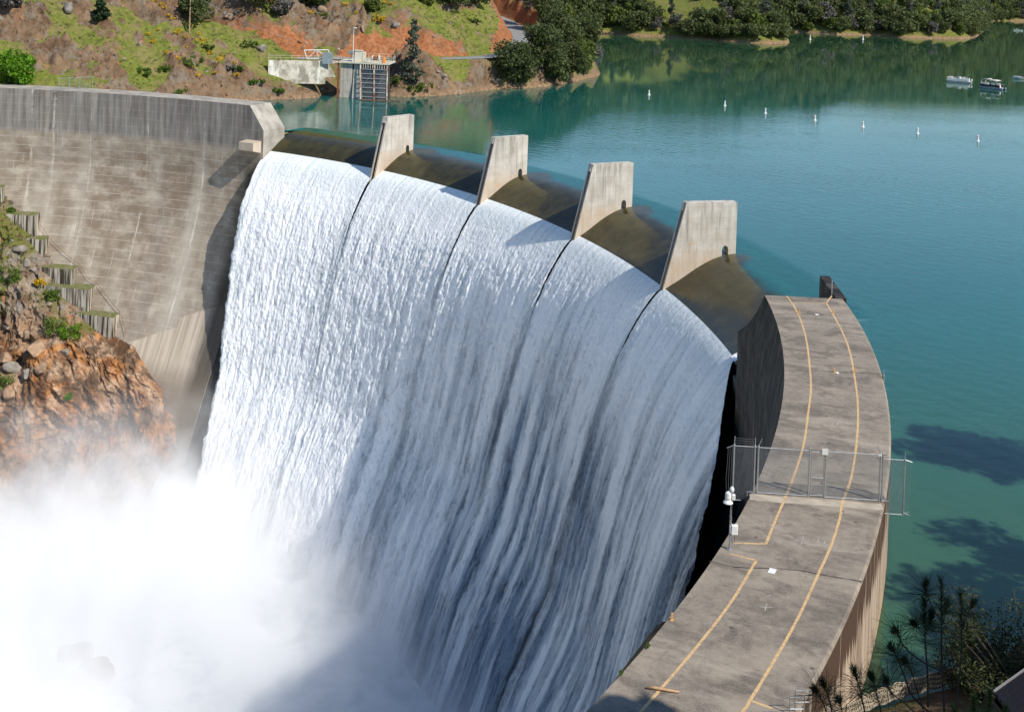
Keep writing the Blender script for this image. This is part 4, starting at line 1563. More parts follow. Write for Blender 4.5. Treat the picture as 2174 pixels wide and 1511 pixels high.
bare = [(1125, 35, 'bare white-limbed tree above the road at the top edge'), (1262, 75, 'grey twiggy tree behind the tip of the spur'), (1225, 40, 'grey leafless tree on top of the spur')]
for k, (px, py, lab) in enumerate(bare):
    x, y, z = hit_land(px, py)
    t = make_tree('bare_tree', lab, 'tree', 130 + k, 10, 8.5, 1.5, 20, 2200, .3, M_TWIG, trunk_r=.2)
    t.location = (x, y, z - .3)
# slender grey pine in front of the road
x, y, z = hit_land(872, 188)
t = make_tree('grey_pine', 'slender see-through grey pine in front of the gravel road', 'pine tree', 141, 15.5, 5.2, 1.2, 46, 2000, .3, M_GREY, 'pine', .2, lean=.02)
t.location = (x, y, z - .3)
hill = [(213, 48, 4.2, 3.6, M_DARKP, 'pine', 'small dark conifer on the rocky slope above the far wall'), (412, 48, 7, 8.5, M_OAK, 'oak', 'dark round oak behind the utility pole'),
        (552, 20, 9, 11, M_OAK, 'oak', 'dark oak at the top edge above the retaining wall'), (600, 34, 4, 5, M_TWIG, 'oak', 'grey shrub under the oak above the retaining wall'), (668, 14, 5, 6.5, M_OAK, 'oak', 'dark oak cut by the top edge above the lamp post'),
        (790, 24, 3.2, 5, M_OAK2, 'oak', 'wide green shrub on the slope above the slender pine'), (960, 18, 8, 9, M_OAK, 'oak', 'oak at the top edge left of the road bend'), (1010, 14, 7, 8, M_OAK, 'oak', 'oak at the top edge where the road disappears'),
        (20, 20, 4, 5, M_TWIG, 'oak', 'dull grey shrub in the top left corner'), (900, 8, 4, 5, M_OAK2, 'oak', 'green shrub on the skyline above the road cut')]
for k, (px, py, h, wd, mt, kd, lab) in enumerate(hill):
    x, y, z = hit_land(px, py)
    t = make_tree('oak_tree' if mt is M_OAK else ('conifer' if mt is M_DARKP else 'shrub'), lab, 'tree' if h > 4.1 else 'shrub', 160 + k, h, wd, .3, 22, 2400, .32, mt, kd, trunk_r=.18)
    t.location = (x, y, z - .3)
p = at_y(14, 186, 233.5)
t = make_tree('willow_tree', 'bright green leafy tree standing behind the left end of the wall', 'tree', 190, 8.5, 8.5, .5, 26, 3000, .36, M_BRIGHT, trunk_r=.2)
t.location = (p.x, p.y + 3, 3.2)
shr = [(505, 150, 2.0, M_SHRUB, 'small green shrub just left of the retaining wall'), (490, 155, 2.6, M_TWIG, 'grey twiggy shrub on the slope left of the retaining wall'), (305, 155, 2.4, M_SHRUB, 'leftmost dark shrub low on the slope above the far wall'),
       (345, 155, 2.2, M_SHRUB, 'second shrub low on the slope above the far wall'), (400, 140, 3.2, M_SHRUB, 'broad shrub among the rocks below the utility pole'), (415, 130, 2.6, M_SHRUB, 'pale shrub crowning the rocks below the utility pole'),
       (530, 100, 3.0, M_SHRUB, 'shaggy green shrub on the orange soil above the end of the retaining wall'), (445, 105, 2, M_OAK2, 'dark small shrub among the yellow blossom below the utility pole'), (900, 192, 3.6, M_SHRUB, 'green shrub at the foot of the slender pine'), (870, 196, 2.6, M_OAK2, 'dark shrub at the waterline left of the slender pine'),
       (840, 172, 2.4, M_OAK2, 'dark shrub in the shade right of the intake tower'), (805, 46, 2.2, M_BROOM, 'yellow flowering shrub above the road cut'),
       (590, 195, 2.4, M_SHRUB, 'grassy shrub at the waterline below the retaining wall'), (545, 185, 2.6, M_SHRUB, 'grassy shrub just above the end of the far wall'), (1008, 48, 2.2, M_OAK2, 'dark shrub on the orange cut next to the road bend'), (683, 40, 2.6, M_SHRUB, 'green shrub high on the slope left of the lamp post'), (380, 205, 2.4, M_SHRUB, 'grassy shrub peeping over the crest of the far wall')]
for k, (px, py, wd, mt, lab) in enumerate(shr):
    x, y, z = hit_land(px, py, 232)
    rs2 = np.random.RandomState(220 + k)
    bl = [(rs2.uniform(-.6, .6) * wd, rs2.uniform(-.5, .5) * wd, wd * rs2.uniform(0, .4), wd * rs2.uniform(.1, .26), wd * .2, wd * rs2.uniform(.1, .22)) for _ in range(11)]
    V, F, ti = leaf_cloud(rs2, bl, 620, .2, .5, .3)
    o = tri_mesh('shrub', V, F, mt, None, {'tint': ti})
    o.location = (x, y, z - .1)
    tag(o, lab, 'shrub', 'shrubs on the left bank')

# yellow broom in bloom: countless small clumps, one object
Vs, Fs, Ts, nv = [], [], [], 0
rs3 = np.random.RandomState(9)
for px, py in [(385, 70), (365, 45), (400, 85), (415, 90), (430, 88), (420, 80), (405, 58), (345, 8), (330, 5), (355, 35), (350, 22), (450, 120), (470, 125), (445, 115), (430, 100), (360, 120), (380, 125), (320, 95), (375, 78), (335, 70), (455, 155), (500, 165), (500, 140),
               (740, 25), (760, 30), (800, 40), (820, 8), (830, 15), (780, 5), (690, 28), (660, 35), (770, 12), (735, 15), (480, 130), (410, 150), (425, 165), (460, 130), (395, 100), (310, 75)]:
    x, y, z = hit_land(px + rs3.uniform(-5, 5), py + rs3.uniform(-4, 4), 232)
    wd = rs3.uniform(.8, 1.9)
    bl = [(x + rs3.uniform(-.4, .4) * wd, y + rs3.uniform(-.4, .4) * wd, z + wd * rs3.uniform(.05, .4), wd * .3, wd * .3, wd * .25) for _ in range(5)]
    V, F, ti = leaf_cloud(rs3, bl, 110, .13, .6, .2)
    Vs.append(V)
    Fs.append(F + nv)
    Ts.append(ti * .4)
    nv += len(V)
o = tri_mesh('broom_flowers', np.vstack(Vs), np.vstack(Fs), M_BROOM, None, {'tint': np.concatenate(Ts)})
tag(o, 'scattered yellow broom blossom on the left slope', 'flowers', kind='stuff')

# angular rocks breaking the slope, and rough grass: too many to count
def rock_chip(seed):
    bm = bmesh.new()
    bmesh.ops.create_icosphere(bm, subdivisions=2, radius=1)
    r_ = np.random.RandomState(seed)
    pl = [(Vector(r_.normal(size=3)).normalized(), r_.uniform(.45, .8)) for _ in range(10)]
    out = []
    for v in bm.verts:
        q = v.co.copy()
        for n_, d_ in pl:
            e = q.dot(n_) - d_
            if e > 0: q -= n_ * e
        out.append(tuple(q))
    bm.verts.index_update()
    fs = [[v.index for v in f.verts] for f in bm.faces]
    bm.free()
    return np.array(out), np.array(fs)


CHIPS = [rock_chip(900 + i) for i in range(7)]


def scatter_rocks(rs_, pts, sizes, tilt=.6):
    Vs, Fs, Ts, n = [], [], [], 0
    for p_, s_ in zip(pts, sizes):
        V, F = CHIPS[rs_.randint(7)]
        a, b = rs_.rand() * 6.28, rs_.uniform(-tilt, tilt)
        M = np.array((Matrix.Rotation(a, 3, 'Z') @ Matrix.Rotation(b, 3, 'X')))
        sc = s_ * np.array([rs_.uniform(.7, 1.5), rs_.uniform(.5, .9), rs_.uniform(.5, 1.2)])
        Vs.append((V * sc) @ M.T + p_)
        Fs.append(F + n)
        Ts.append(np.full(len(V), rs_.rand()))
        n += len(V)
    return np.vstack(Vs), np.vstack(Fs), np.concatenate(Ts)


def mat_outcrop():
    t = NT('outcrop_rock')
    p = t.pos()
    n_ = t.noise(p, 1.3, 6, .7)
    c = t.mix(t.mr(n_, .35, .65), (0.13, 0.085, 0.055), (0.36, 0.27, 0.19))
    g = t.mix(t.mr(n_, .35, .65), (0.1, 0.09, 0.078), (0.31, 0.28, 0.24))
    c = t.mix(t.mr(t.attr('tint'), .55, .75), c, g)
    c = t.mix(t.mr(t.attr('tint'), .2, .1), c, (0.24, 0.12, 0.06))
    t.bump(t.noise(p, 3, 6, .7), .6, .12)
    return t.done(c, .95, .15)


M_OUT = mat_outcrop()
rs4 = np.random.RandomState(31)
qx, qy = rs4.uniform(-125, 22, 30000), rs4.uniform(228, 345, 30000)
qz, qs, qr, qso, qdr = land(qx, qy)
ok = (qs > .2) & (qz < 40) & (qdr > 3.6)
clus = fbm(qx * .16, qy * .16, 3, 3)
pr = np.where(qs < 1.6, .9, .012 + 1.6 * (clus > .2) * (qr > .25) + .12 * qso)
sel_ = np.where(ok & (rs4.rand(30000) < pr * .16))[0][:1900]
sz = rs4.gamma(2.2, .2, len(sel_)) + .12 + .45 * np.clip(clus[sel_] - .2, 0, 1) * 4 * rs4.rand(len(sel_))
sz = np.where(qs[sel_] < 1.6, np.minimum(sz, .5), np.minimum(sz, 1.9))
V, F, T_ = scatter_rocks(rs4, np.stack([qx, qy, qz - .1], -1)[sel_], sz)
o = tri_mesh('rock_outcrops', V, F, M_OUT, None, {'tint': T_})
tag(o, 'jagged brown and grey rocks scattered over the left slope and shore', 'rocks', kind='stuff')
gr_ = np.where(ok & (qr < .55) & (qs > 1.2) & (qso < .3) & (rs4.rand(30000) < .3))[0][:4200]
Vs, Fs, Ts, nv = [], [], [], 0
for k in gr_:
    w_ = rs4.uniform(.25, .8)
    V, F, ti = leaf_cloud(rs4, [(qx[k], qy[k], qz[k] + .1, w_, w_, w_ * .45)], 9, .22, .3, .1)
    Vs.append(V)
    Fs.append(F + nv)
    Ts.append(ti)
    nv += len(V)
o = tri_mesh('rough_grass', np.vstack(Vs), np.vstack(Fs), mat_leaf('slope_grass', (0.08, 0.092, 0.018), (0.185, 0.195, 0.05)), None, {'tint': np.concatenate(Ts)})
tag(o, 'rough green and straw grass covering the left slope', 'grass', kind='stuff')

# grass tufts and scrub on the near rock
Vs, Fs, Ts, nv = [], [], [], 0
cl_me = cliff.data
nvx = len(cl_me.vertices)
co = np.zeros(nvx * 3, np.float32)
cl_me.vertices.foreach_get('co', co)
co = co.reshape(-1, 3)
ga = np.zeros(nvx, np.float32)
cl_me.attributes['grass'].data.foreach_get('value', ga)
sel = np.where((ga > .52) & (co[:, 2] > -36))[0]
for k in rs3.choice(sel, min(1000, len(sel)), replace=False):
    c_ = co[k]
    n_ = 14
    wd = rs3.uniform(.2, .75)
    bl = [(c_[0], c_[1] - .1, c_[2] + .12, wd * .6, wd * .6, wd * .5)]
    V, F, ti = leaf_cloud(rs3, bl, n_ * 2, .1, .3, .1)
    Vs.append(V)
    Fs.append(F + nv)
    Ts.append(ti * .25)
    nv += len(V)
o = tri_mesh('grass_tufts', np.vstack(Vs), np.vstack(Fs), mat_leaf('tuft_grass', (0.055, 0.068, 0.015), (0.125, 0.135, 0.035)), None, {'tint': np.concatenate(Ts)})
tag(o, 'green grass and weeds growing in the rock ledges', 'grass', kind='stuff')


sel2 = rs3.choice(np.where((co[:, 2] > -37) & (co[:, 0] > -110))[0], 240, replace=False)
V, F, T_ = scatter_rocks(rs3, co[sel2] + np.array([0, .05, -.05]), np.minimum(rs3.gamma(2, .17, 240) + .1, .9), 1.0)
o = tri_mesh('rock_rubble', V, F, M_OUT, None, {'tint': T_})
tag(o, 'loose angular rubble on the ledges of the near rock', 'rubble', kind='stuff')


def hit_cliff(px, py):
    d = np.array(ray(px, py))
    d = d / np.linalg.norm(d)
    v = co - np.array(CAM)
    tt = v @ d
    e = np.linalg.norm(v - tt[:, None] * d, axis=1)
    e[tt < 0] = 1e9
    near_ = np.where(e < .45)[0]
    k = near_[np.argmin(tt[near_])] if len(near_) else int(np.argmin(e))
    return Vector(co[k])


for k, (px, py, wd, mt, lab) in enumerate([(85, 598, 1.7, M_BROOM, 'round yellow-flowering bush on the rock below the blocks'), (120, 690, 4.2, M_SHRUB, 'largest leafy green shrub on the near rock'), (150, 700, 3.4, M_BRIGHT, 'bright green grassy clump at the foot of the lowest block'),
                                    (20, 580, 3.4, M_SHRUB, 'green shrub at the left edge of the near rock'), (12, 810, 3.6, M_SHRUB, 'leafy shrub at the left edge low on the rock'), (148, 845, 1.6, M_BRIGHT, 'small bright tuft on the bare lower rock'),
                                    (115, 630, 2.4, M_SHRUB, 'green shrub beside the rusty cleft'), (30, 445, 1.6, M_SHRUB, 'small shrub beside the topmost block')]):
    c_ = hit_cliff(px, py)
    rs2 = np.random.RandomState(320 + k)
    bl = [(rs2.uniform(-.4, .4) * wd, rs2.uniform(-.3, .2) * wd, wd * rs2.uniform(-.25, .35), wd * .25, wd * .25, wd * .22) for _ in range(11)]
    V, F, ti = leaf_cloud(rs2, bl, 800, .17, .5, .3)
    o = tri_mesh('shrub', V, F, mt, None, {'tint': ti})
    o.location = c_ + Vector((0, -.2, .1))
    tag(o, lab, 'shrub', 'shrubs on the near rock')

# loose boulders on the near rock
def boulder(size, seed, mat):
    bm = bmesh.new()
    bmesh.ops.create_icosphere(bm, subdivisions=3, radius=1)
    rr_ = np.random.RandomState(seed)
    planes = [(Vector(rr_.normal(size=3)).normalized(), rr_.uniform(.5, .82)) for _ in range(11)]
    for v in bm.verts:
        q = v.co.copy()
        for n_, d_ in planes:
            e = q.dot(n_) - d_
            if e > 0: q -= n_ * e
        v.co = Vector((q.x * size[0], q.y * size[1], q.z * size[2])) * (1 + .05 * rr_.rand())
    me = bpy.data.meshes.new('boulder')
    bm.to_mesh(me)
    bm.free()
    me.materials.append(mat)
    ob = bpy.data.objects.new('boulder', me)
    COL.objects.link(ob)
    return ob


M_RK1 = plain('tan_boulder_rock', (0.33, 0.215, 0.135), .95, var=.4, scale=1.3)
M_RK2 = plain('grey_boulder_rock', (0.24, 0.21, 0.175), .95, var=.4, scale=1.3)
for k, (px, py, sx, sz, mt, lab) in enumerate([(75, 738, 2.3, 1.5, M_RK1, 'largest tan boulder lying on the near rock'), (26, 782, 1.7, 1.3, M_RK2, 'pale boulder left of the tan boulders, near the frame edge'), (88, 780, 1.4, 1.1, M_RK1, 'tan block below the largest boulder'),
                                         (52, 795, 1.2, 1.0, M_RK2, 'grey block wedged between two tan boulders'), (139, 746, 1.1, .8, M_RK2, 'rounded grey stone right of the largest boulder'), (14, 760, 1.6, .8, M_RK1, 'flat tan slab at the left edge'),
                                         (38, 528, 1.5, .9, M_RK2, 'grey stone below the second block'), (60, 560, 1.2, .9, M_RK2, 'grey stone in the grass above the yellow bush'), (72, 570, .9, .6, M_RK2, 'small grey stone beside the larger one above the yellow bush'), (20, 840, 1.5, 1.4, M_RK1, 'reddish boulder at the lower left edge')]):
    c_ = hit_cliff(px, py)
    o = boulder((sx, sx * .8, sz), 400 + k, mt)
    o.location = c_ + Vector((0, .1, .15))
    o.rotation_euler = (rnd.uniform(-.4, .4), rnd.uniform(-.4, .4), rnd.uniform(0, 3))
    tag(o, lab, 'boulder', 'boulders on the near rock')
# rocks rising from the spray
for k, (px, py, D, s_) in enumerate(((160, 1352, 153, 2.6), (205, 1385, 150, 2.9))):
    p = at_y(px, py, D)
    o = boulder((s_, s_, 2.2), 440 + k, plain('wet_dark_rock', (0.09, 0.075, 0.06), .6))
    o.location = (p.x, p.y, p.z - 2.3)
    tag(o, ('dark rock tip showing through the spray' if k == 0 else 'lower of the two rock tips in the spray'), 'rock')

# ================================================================== OBJECTS
M_GALV = plain('galvanised_steel', (0.42, 0.44, 0.45), .45, .6, var=.2, scale=5)
M_WIRE = plain('fence_wire', (0.3, 0.32, 0.33), .55, .4, var=.15)
M_PWHITE = plain('painted_white_metal', (0.72, 0.71, 0.66), .5, var=.12, scale=2)
M_CREAM = plain('cream_painted_metal', (0.6, 0.56, 0.46), .6, var=.2, scale=3)
M_BLACK = plain('black_rubber', (0.02, 0.02, 0.022), .5)
M_ORANGE = plain('orange_plastic', (0.75, 0.23, 0.01), .45, var=.1)
M_TAN = plain('tan_wood', (0.5, 0.31, 0.17), .85, var=.25, scale=8)
M_STAKE = plain('orange_stake_paint', (0.62, 0.34, 0.12), .8, var=.2)


def mat_rust():
    t = NT('rusty_steel')
    p = t.pos()
    c = t.mix(t.mr(t.noise(t.mapping(p, (1.5, 1.5, .5)), 1.2, 5, .7), .42, .58), (0.3, 0.085, 0.03), (0.62, 0.58, 0.5))
    return t.done(c, .8, .3)


M_RUST = mat_rust()
M_DRUST = plain('dark_rust', (0.2, 0.07, 0.035), .85, var=.4)

# ------------------------------------------------------------------ chain-link gate across the walkway
A = at_z(1604, 1047, Z_R)
B = at_z(1866, 1064, Z_R)
U_ = (B - A).normalized()
Wd = (B - A).length
Nn = Vector((-U_.y, U_.x, 0))
fence = thing('security_fence', 'galvanised chain-link fence with a narrow gate standing across the walkway', 'fence', A)
Fp = lambda u, z, n=0.0: A + U_ * u + Vector((0, 0, z)) + Nn * n
H = 2.42
um, ug = (at_z(1716, 1055, Z_R) - A).dot(U_), (at_z(1750.7, 1058, Z_R) - A).dot(U_)


def post(u, z0, z1, r=.04, arm=None):
    mb = MB()
    mb.tube([Fp(u, z0), Fp(u, z1)], r, 8)
    mb.lathe(Fp(u, z1), [(r * 1.15, -.02), (r * 1.15, .03), (.01, .06)], 8)
    o = mb.build('post', M_GALV, fence)
    if arm:
        mb = MB()
        mb.tube([Fp(u, z1), Fp(u + arm[0], z1 + arm[1], arm[2])], .02, 6)
        mb.build('barb_arm', M_GALV, o)
    return o


LW, RW = -1.16, Wd + 1.22
post(LW, -.42, H, arm=(-.38, -.18, 0))
post(-.1, -.02, H, arm=(0, .4, .05))
post(.07, 0, H, arm=(.16, .4, .02))
post(um, 0, H + .05, arm=(0, .32, .02))
post(ug, 0, H + .05, arm=(-.1, .4, .05))
post(Wd, 0, H, arm=(-.16, .45, .05))
post(Wd + .12, -.02, H)
post(RW, -.62, H - .22, arm=(.36, -.1, 0))
def fence_tube(name, pts, r, seg=6, mat=None):
    mb = MB()
    mb.tube(pts, r, seg)
    return mb.build(name, mat or M_GALV, fence)


for u0, u1, z in ((LW, 0, H - .04), (.07, um, H - .05), (ug, Wd, H - .05), (Wd + .12, RW, H - .24), (.07, um, .05), (ug, Wd, .05), (LW, -.75, -.4), (Wd + .12, RW, -.6)):
    fence_tube('rail', [Fp(u0, z), Fp(u1, z)], .025)
fence_tube('rail', [Fp(-.1, .06), Fp(-.42, .06), Fp(-.42, -.2)], .025)
fence_tube('rail', [Fp(Wd + .12, .05), Fp(Wd + .5, .04), Fp(Wd + .5, -.6)], .025)
fence_tube('barb_arm', [Fp(LW, H), Fp(LW + .02, H + .45, .02)], .018)
fence_tube('barb_arm', [Fp(RW, H - .22), Fp(RW, H + .2)], .018)
for q in ((.3, .05), (.32, -.1)):
    fence_tube('barb_arm', [Fp(RW, -.5), Fp(RW + q[0], -.5 + q[1], 0)], .015, 5)


def mesh_panel(u0, u1, z0f, z1, name='mesh_panel', parent=None):
    """woven diamond mesh as crossing thin wires; z0f gives the lower edge by u"""
    mb = MB()
    stp = .105
    r = .0055
    zmin = min(z0f(u0), z0f(u1), z0f((u0 + u1) / 2))
    h = z1 - zmin
    k = u0 - h
    while k < u1 + h:
        for sg in (1, -1):
            # line u = k + sg*(z - zmin) (for sg=-1 start from k+h)
            b0 = k if sg == 1 else k + h
            za, zb = zmin, z1
            ua, ub = b0, b0 + sg * h
            # clip in u
            if sg == 1:
                za, zb = max(zmin, zmin + (u0 - b0)), min(z1, zmin + (u1 - b0))
            else:
                za, zb = max(zmin, zmin + (b0 - u1)), min(z1, zmin + (b0 - u0))
            if zb - za > .03:
                a_, b_ = b0 + sg * (za - zmin), b0 + sg * (zb - zmin)
                lo = z0f((a_ + b_) / 2) if abs(z0f(a_) - z0f(b_)) > .1 else z0f(a_)
                if za < lo:
                    t_ = lo - za
                    za, a_ = lo, a_ + sg * t_
                if zb - za > .03:
                    p, q = Fp(a_, za, .006 * sg), Fp(b_, zb, .006 * sg)
                    mb.tube([p, q], r, 3, cap=False)
        k += stp
    return mb.build(name, M_WIRE, parent or fence)


mesh_panel(LW, -.1, lambda u: -.4 if u < -.5 else .06, H - .04)
mesh_panel(.07, um, lambda u: .05, H - .05)
mesh_panel(ug, Wd, lambda u: .05, H - .05)
mesh_panel(Wd + .16, RW, lambda u: -.6 if u > Wd + .5 else .05, H - .24)
gate_f = MB()
g0, g1 = um + .1, ug - .08
for p, q in (((g0, .1), (g0, H - .1)), ((g1, .1), (g1, H - .1)), ((g0, H - .1), (g1, H - .1)), ((g0, .1), (g1, .1)), ((g0, 1.0), (g1, 1.0))):
    gate_f.tube([Fp(*p), Fp(*q)], .022, 6)
gate = gate_f.build('gate', M_GALV, fence)
mesh_panel(g0, g1, lambda u: .1, H - .1, 'gate_mesh', gate)
mb = MB()
mb.box(Fp(ug - .06, H - .04, -.06), (.3, .05, .3), Matrix.Rotation(math.atan2(U_.y, U_.x), 4, 'Z'))
mb.build('sign_plate', M_WHITE, fence)
mb = MB()
mb.box(Fp(Wd - .04, H - .04, -.06), (.16, .05, .08), Matrix.Rotation(math.atan2(U_.y, U_.x), 4, 'Z'))
mb.build('hinge_plate', M_WHITE, fence)
for k in range(3):
    fence_tube('barbed_wire', [Fp(LW - .1 * k - .1, H - .06 - .05 * k), Fp(LW - .12 * k - .12, .6), Fp(LW - .1 * k - .08, -.35)], .006, 4, M_WIRE)
    fence_tube('barbed_wire', [Fp(RW + .1 * k + .1, H - .25 - .03 * k), Fp(RW + .1 * k + .1, -.45)], .006, 4, M_WIRE)
    fence_tube('barbed_wire', [Fp(LW, H + .12 + .12 * k), Fp(-.1, H + .1 + .12 * k)], .006, 4, M_WIRE)

# ------------------------------------------------------------------ camera pole
pb = at_z(1549, 1166, Z_R)
pole = thing('camera_pole', 'grey steel pole with a white camera and junction box at the edge of the walkway', 'camera pole', pb)
mb = MB()
mb.tube([pb, pb + Vector((0, 0, 1.15))], .055, 10)
mb.tube([pb + Vector((0, 0, 1.15)), pb + Vector((.01, 0, 2.72))], .045, 10)
mb.lathe(pb, [(.14, 0), (.14, .02), (.07, .03)], 10)
mb.build('pole', M_GALV, pole)
mb = MB()
mb.lathe(pb + Vector((-.0, -.02, 2.72)), [(.04, -.04), (.1, 0), (.11, .1), (.07, .18), (.02, .22)], 12)
mb.lathe(pb + Vector((-.16, -.02, 2.12)), [(.03, .6), (.13, .52), (.15, .3), (.12, .2), (.22, .1), (.23, .06), (.02, .05)], 12)
mb.tube([pb + Vector((0, 0, 2.6)), pb + Vector((-.16, -.02, 2.66))], .03, 6)
mb.box(pb + Vector((.08, -.02, 2.45)), (.16, .16, .26), bev=.02)
mb.build('camera', M_WHITE, pole)
mb = MB()
mb.box(pb + Vector((.18, -.03, .95)), (.3, .2, .44), bev=.02)
mb.box(pb + Vector((.02, .0, .95)), (.09, .16, .36))
mb.build('junction_box', M_WHITE, pole)
mb = MB()
mb.tube([pb + Vector((.05, -.04, 2.4)), pb + Vector((.02, -.09, 1.6)), pb + Vector((.13, -.05, 1.2)), pb + Vector((.12, -.04, 1.15))], .012, 5)
mb.tube([pb + Vector((.18, -.05, .72)), pb + Vector((.2, -.06, .4)), pb + Vector((.09, -.06, .35)), pb + Vector((.06, -.06, .6))], .012, 5)
mb.build('cable', M_BLACK, pole)

# ------------------------------------------------------------------ small things on the walkway
for k, (px, py, lab) in enumerate([(1697, 665, 'orange stake by the inner yellow line nearest the far end'), (1769, 665, 'orange stake by the outer yellow line nearest the far end'), (1771, 791, 'orange stake beside a white plate at the second joint'),
                                   (1816, 790, 'orange stake just right of the outer yellow line at the second joint'), (1426, 1316, 'leaning tan stake at the inner edge of the near walkway')]):
    P0 = at_z(px, py, Z_R)
    mb = MB()
    mb.box(P0 + Vector((0, 0, .16)), (.085, .06, .3), Matrix.Rotation(rnd.uniform(-.15, .15), 4, 'Y'), bev=.008)
    mb.box(P0 + Vector((0, 0, .012)), (.16, .14, .02))
    o = mb.build('survey_stake', M_STAKE, None, P0)
    tag(o, lab, 'stake', 'orange stakes on the walkway')
P0, P1 = at_z(1374, 1458, Z_R + .07), at_z(1442, 1468, Z_R + .06)
mb = MB()
dd_ = P1 - P0
mb.tube([P0, P0 + dd_ * .3 + Vector((0, .02, .01)), P0 + dd_ * .62 + Vector((0, -.015, .01)), P1], [.05, .058, .05, .035], 8)
mb.tube([P0 + dd_ * .45, P0 + dd_ * .5 + Vector((.02, .05, .07))], [.03, .012], 6)
o = mb.build('driftwood_stick', M_TAN, None, P0, smooth=True)
tag(o, 'pale stripped stick lying across the inner yellow line', 'stick')
# ladder hoops at the outer edge
ps = thing('ladder_rail', 'grey steel ladder hoops standing at the outer edge of the walkway', 'ladder', at_z(1700, 1520, Z_R))
for x0, x1, yb, yt in ((1675, 1706, 1535, 1487), (1687, 1717, 1520, 1467)):
    a_, b_ = at_z(x0, yb, Z_R), at_z(x1, yb, Z_R)
    hgt = .95
    mb = MB()
    mb.tube([a_, a_ + Vector((0, 0, hgt)), b_ + Vector((0, 0, hgt)), b_], .022, 6)
    mb.tube([a_ + Vector((0, 0, hgt * .55)), b_ + Vector((0, 0, hgt * .55))], .016, 6)
    mb.build('hoop', M_GALV, ps)
# bracket clamped to the outer edge
P0 = at_z(1874, 800, Z_R)
mb = MB()
mb.box(P0 + Vector((.06, 0, -.1)), (.1, .22, .5), bev=.01)
mb.tube([P0 + Vector((.06, 0, .1)), P0 + Vector((.06, 0, .42))], .04, 8)
o = mb.build('pipe_bracket', M_GALV, None, P0)
tag(o, 'small steel pipe bracket on the lake side of the walkway', 'bracket')
# pole standing against the dark guide wall
P0 = at_z(1738, 628, Z_R)
mb = MB()
P0 = pol(-2.2, 126.1, Z_R - 1.4)
mb.tube([P0, P0 + Vector((0, 0, 2.3))], .05, 8)
mb.lathe(P0 + Vector((0, 0, 2.3)), [(.06, 0), (.06, .06), (.02, .1)], 8)
o = mb.build('marker_post', M_GALV, None, P0)
tag(o, 'thin pale post in front of the dark guide wall', 'post')
# weeds rooted in the inner edge
for k, (px, py, lab) in enumerate(((1375, 1376, 'taller weed sprouting at the inner edge of the walkway'), (1318, 1432, 'small weed nearest the bottom corner of the walkway edge'))):
    P0 = at_z(px, py, Z_R)
    V, F, ti = leaf_cloud(np.random.RandomState(500 + k), [(0, 0, .12, .1, .1, .14)], 60, .06, .3, .2)
    o = tri_mesh('weed', V, F, M_SHRUB, None, {'tint': ti})
    o.location = P0
    tag(o, lab, 'weed')

# cable sagging down the steps of the left wall
pts = [on_wall(x, y, -.5) for x, y in ((84, 476), (110, 512), (140, 540), (168, 561), (186, 590), (206, 602), (235, 640), (254, 662), (262, 685), (268, 712))]
mb = MB()
mb.tube(pts, .035, 5)
o = mb.build('safety_cable', M_DRUST, None, pts[0])
tag(o, 'thin dark cable strung down the stepped blocks', 'cable')

# ------------------------------------------------------------------ fence on the left crest
P0 = pol(81.4, 124.5, Z_L)
cf = thing('crest_fence', 'small chain-link fence crossing the crest of the far wall', 'fence', P0)
mb = MB()
fr_ = [pol(82.2, 119.3, Z_L - 1.2), pol(82.2, 119.3, Z_L + 1.3), pol(82.1, 121.5, Z_L + 1.9), pol(81.6, 123.5, Z_L + 1.9), pol(81.0, 126.2, Z_L + 2.1)]
for a_ in ((82.2, 120.9), (81.7, 122.8), (81.2, 124.6), (80.5, 126.6)):
    mb.tube([pol(a_[0], a_[1], Z_L - .02), pol(a_[0], a_[1], Z_L + 2.3)], .05, 6)
mb.tube([pol(82.2, 120.9, Z_L + 2.2), pol(80.5, 126.6, Z_L + 2.2)], .035, 6)
mb.tube([pol(82.2, 120.9, Z_L - .1), pol(82.5, 119.6, Z_L - .1), pol(82.5, 119.6, Z_L - 1.5), pol(82.2, 120.7, Z_L - 1.5)], .04, 6)
mb.build('frame', M_GALV, cf)
mb = MB()
a0, a1 = pol(82.2, 120.9, Z_L), pol(80.5, 126.6, Z_L)
for i in range(26):
    f = i / 25
    for s_ in (1, -1):
        g_ = min(1, max(0, f + s_ * .34))
        mb.tube([a0.lerp(a1, f) + Vector((0, 0, .05)), a0.lerp(a1, g_) + Vector((0, 0, 2.2 * abs(g_ - f) / .34 + .02))], .008, 3, cap=False)
mb.build('mesh_panel', M_WIRE, cf)

# ------------------------------------------------------------------ utility pole and overhead wires
x, y, z = hit_land(402, 69)
up_ = thing('utility_pole', 'weathered wooden utility pole on the grassy slope', 'pole', (x, y, z))
mb = MB()
mb.tube([(x, y, z - .5), (x, y, z + 5), (x, y, z + 10.5)], [.16, .14, .11], 8)
mb.build('pole', plain('weathered_pole_wood', (0.36, 0.25, 0.17), .9, var=.2), up_)
mb = MB()
mb.box((x, y, z + 9.8), (2.2, .12, .14))
mb.build('crossarm', M_BARK, up_)
tp = Vector((x, y, z + 9.9))
e1 = at_y(640, 92, 292)
mb = MB()
w0 = at_y(428, 0, y)
pts = [w0.lerp(e1, t) + Vector((0, 0, -1.2 * math.sin(math.pi * t) * .6)) for t in lin(0, 1, 14)]
mb.tube([tp + Vector((.9, 0, 0))] + pts, .03, 4)
o = mb.build('overhead_wire', plain('grey_cable', (0.4, 0.38, 0.35), .7), None, pts[0])
tag(o, 'thin grey wire sagging from the utility pole down to the road', 'wire')

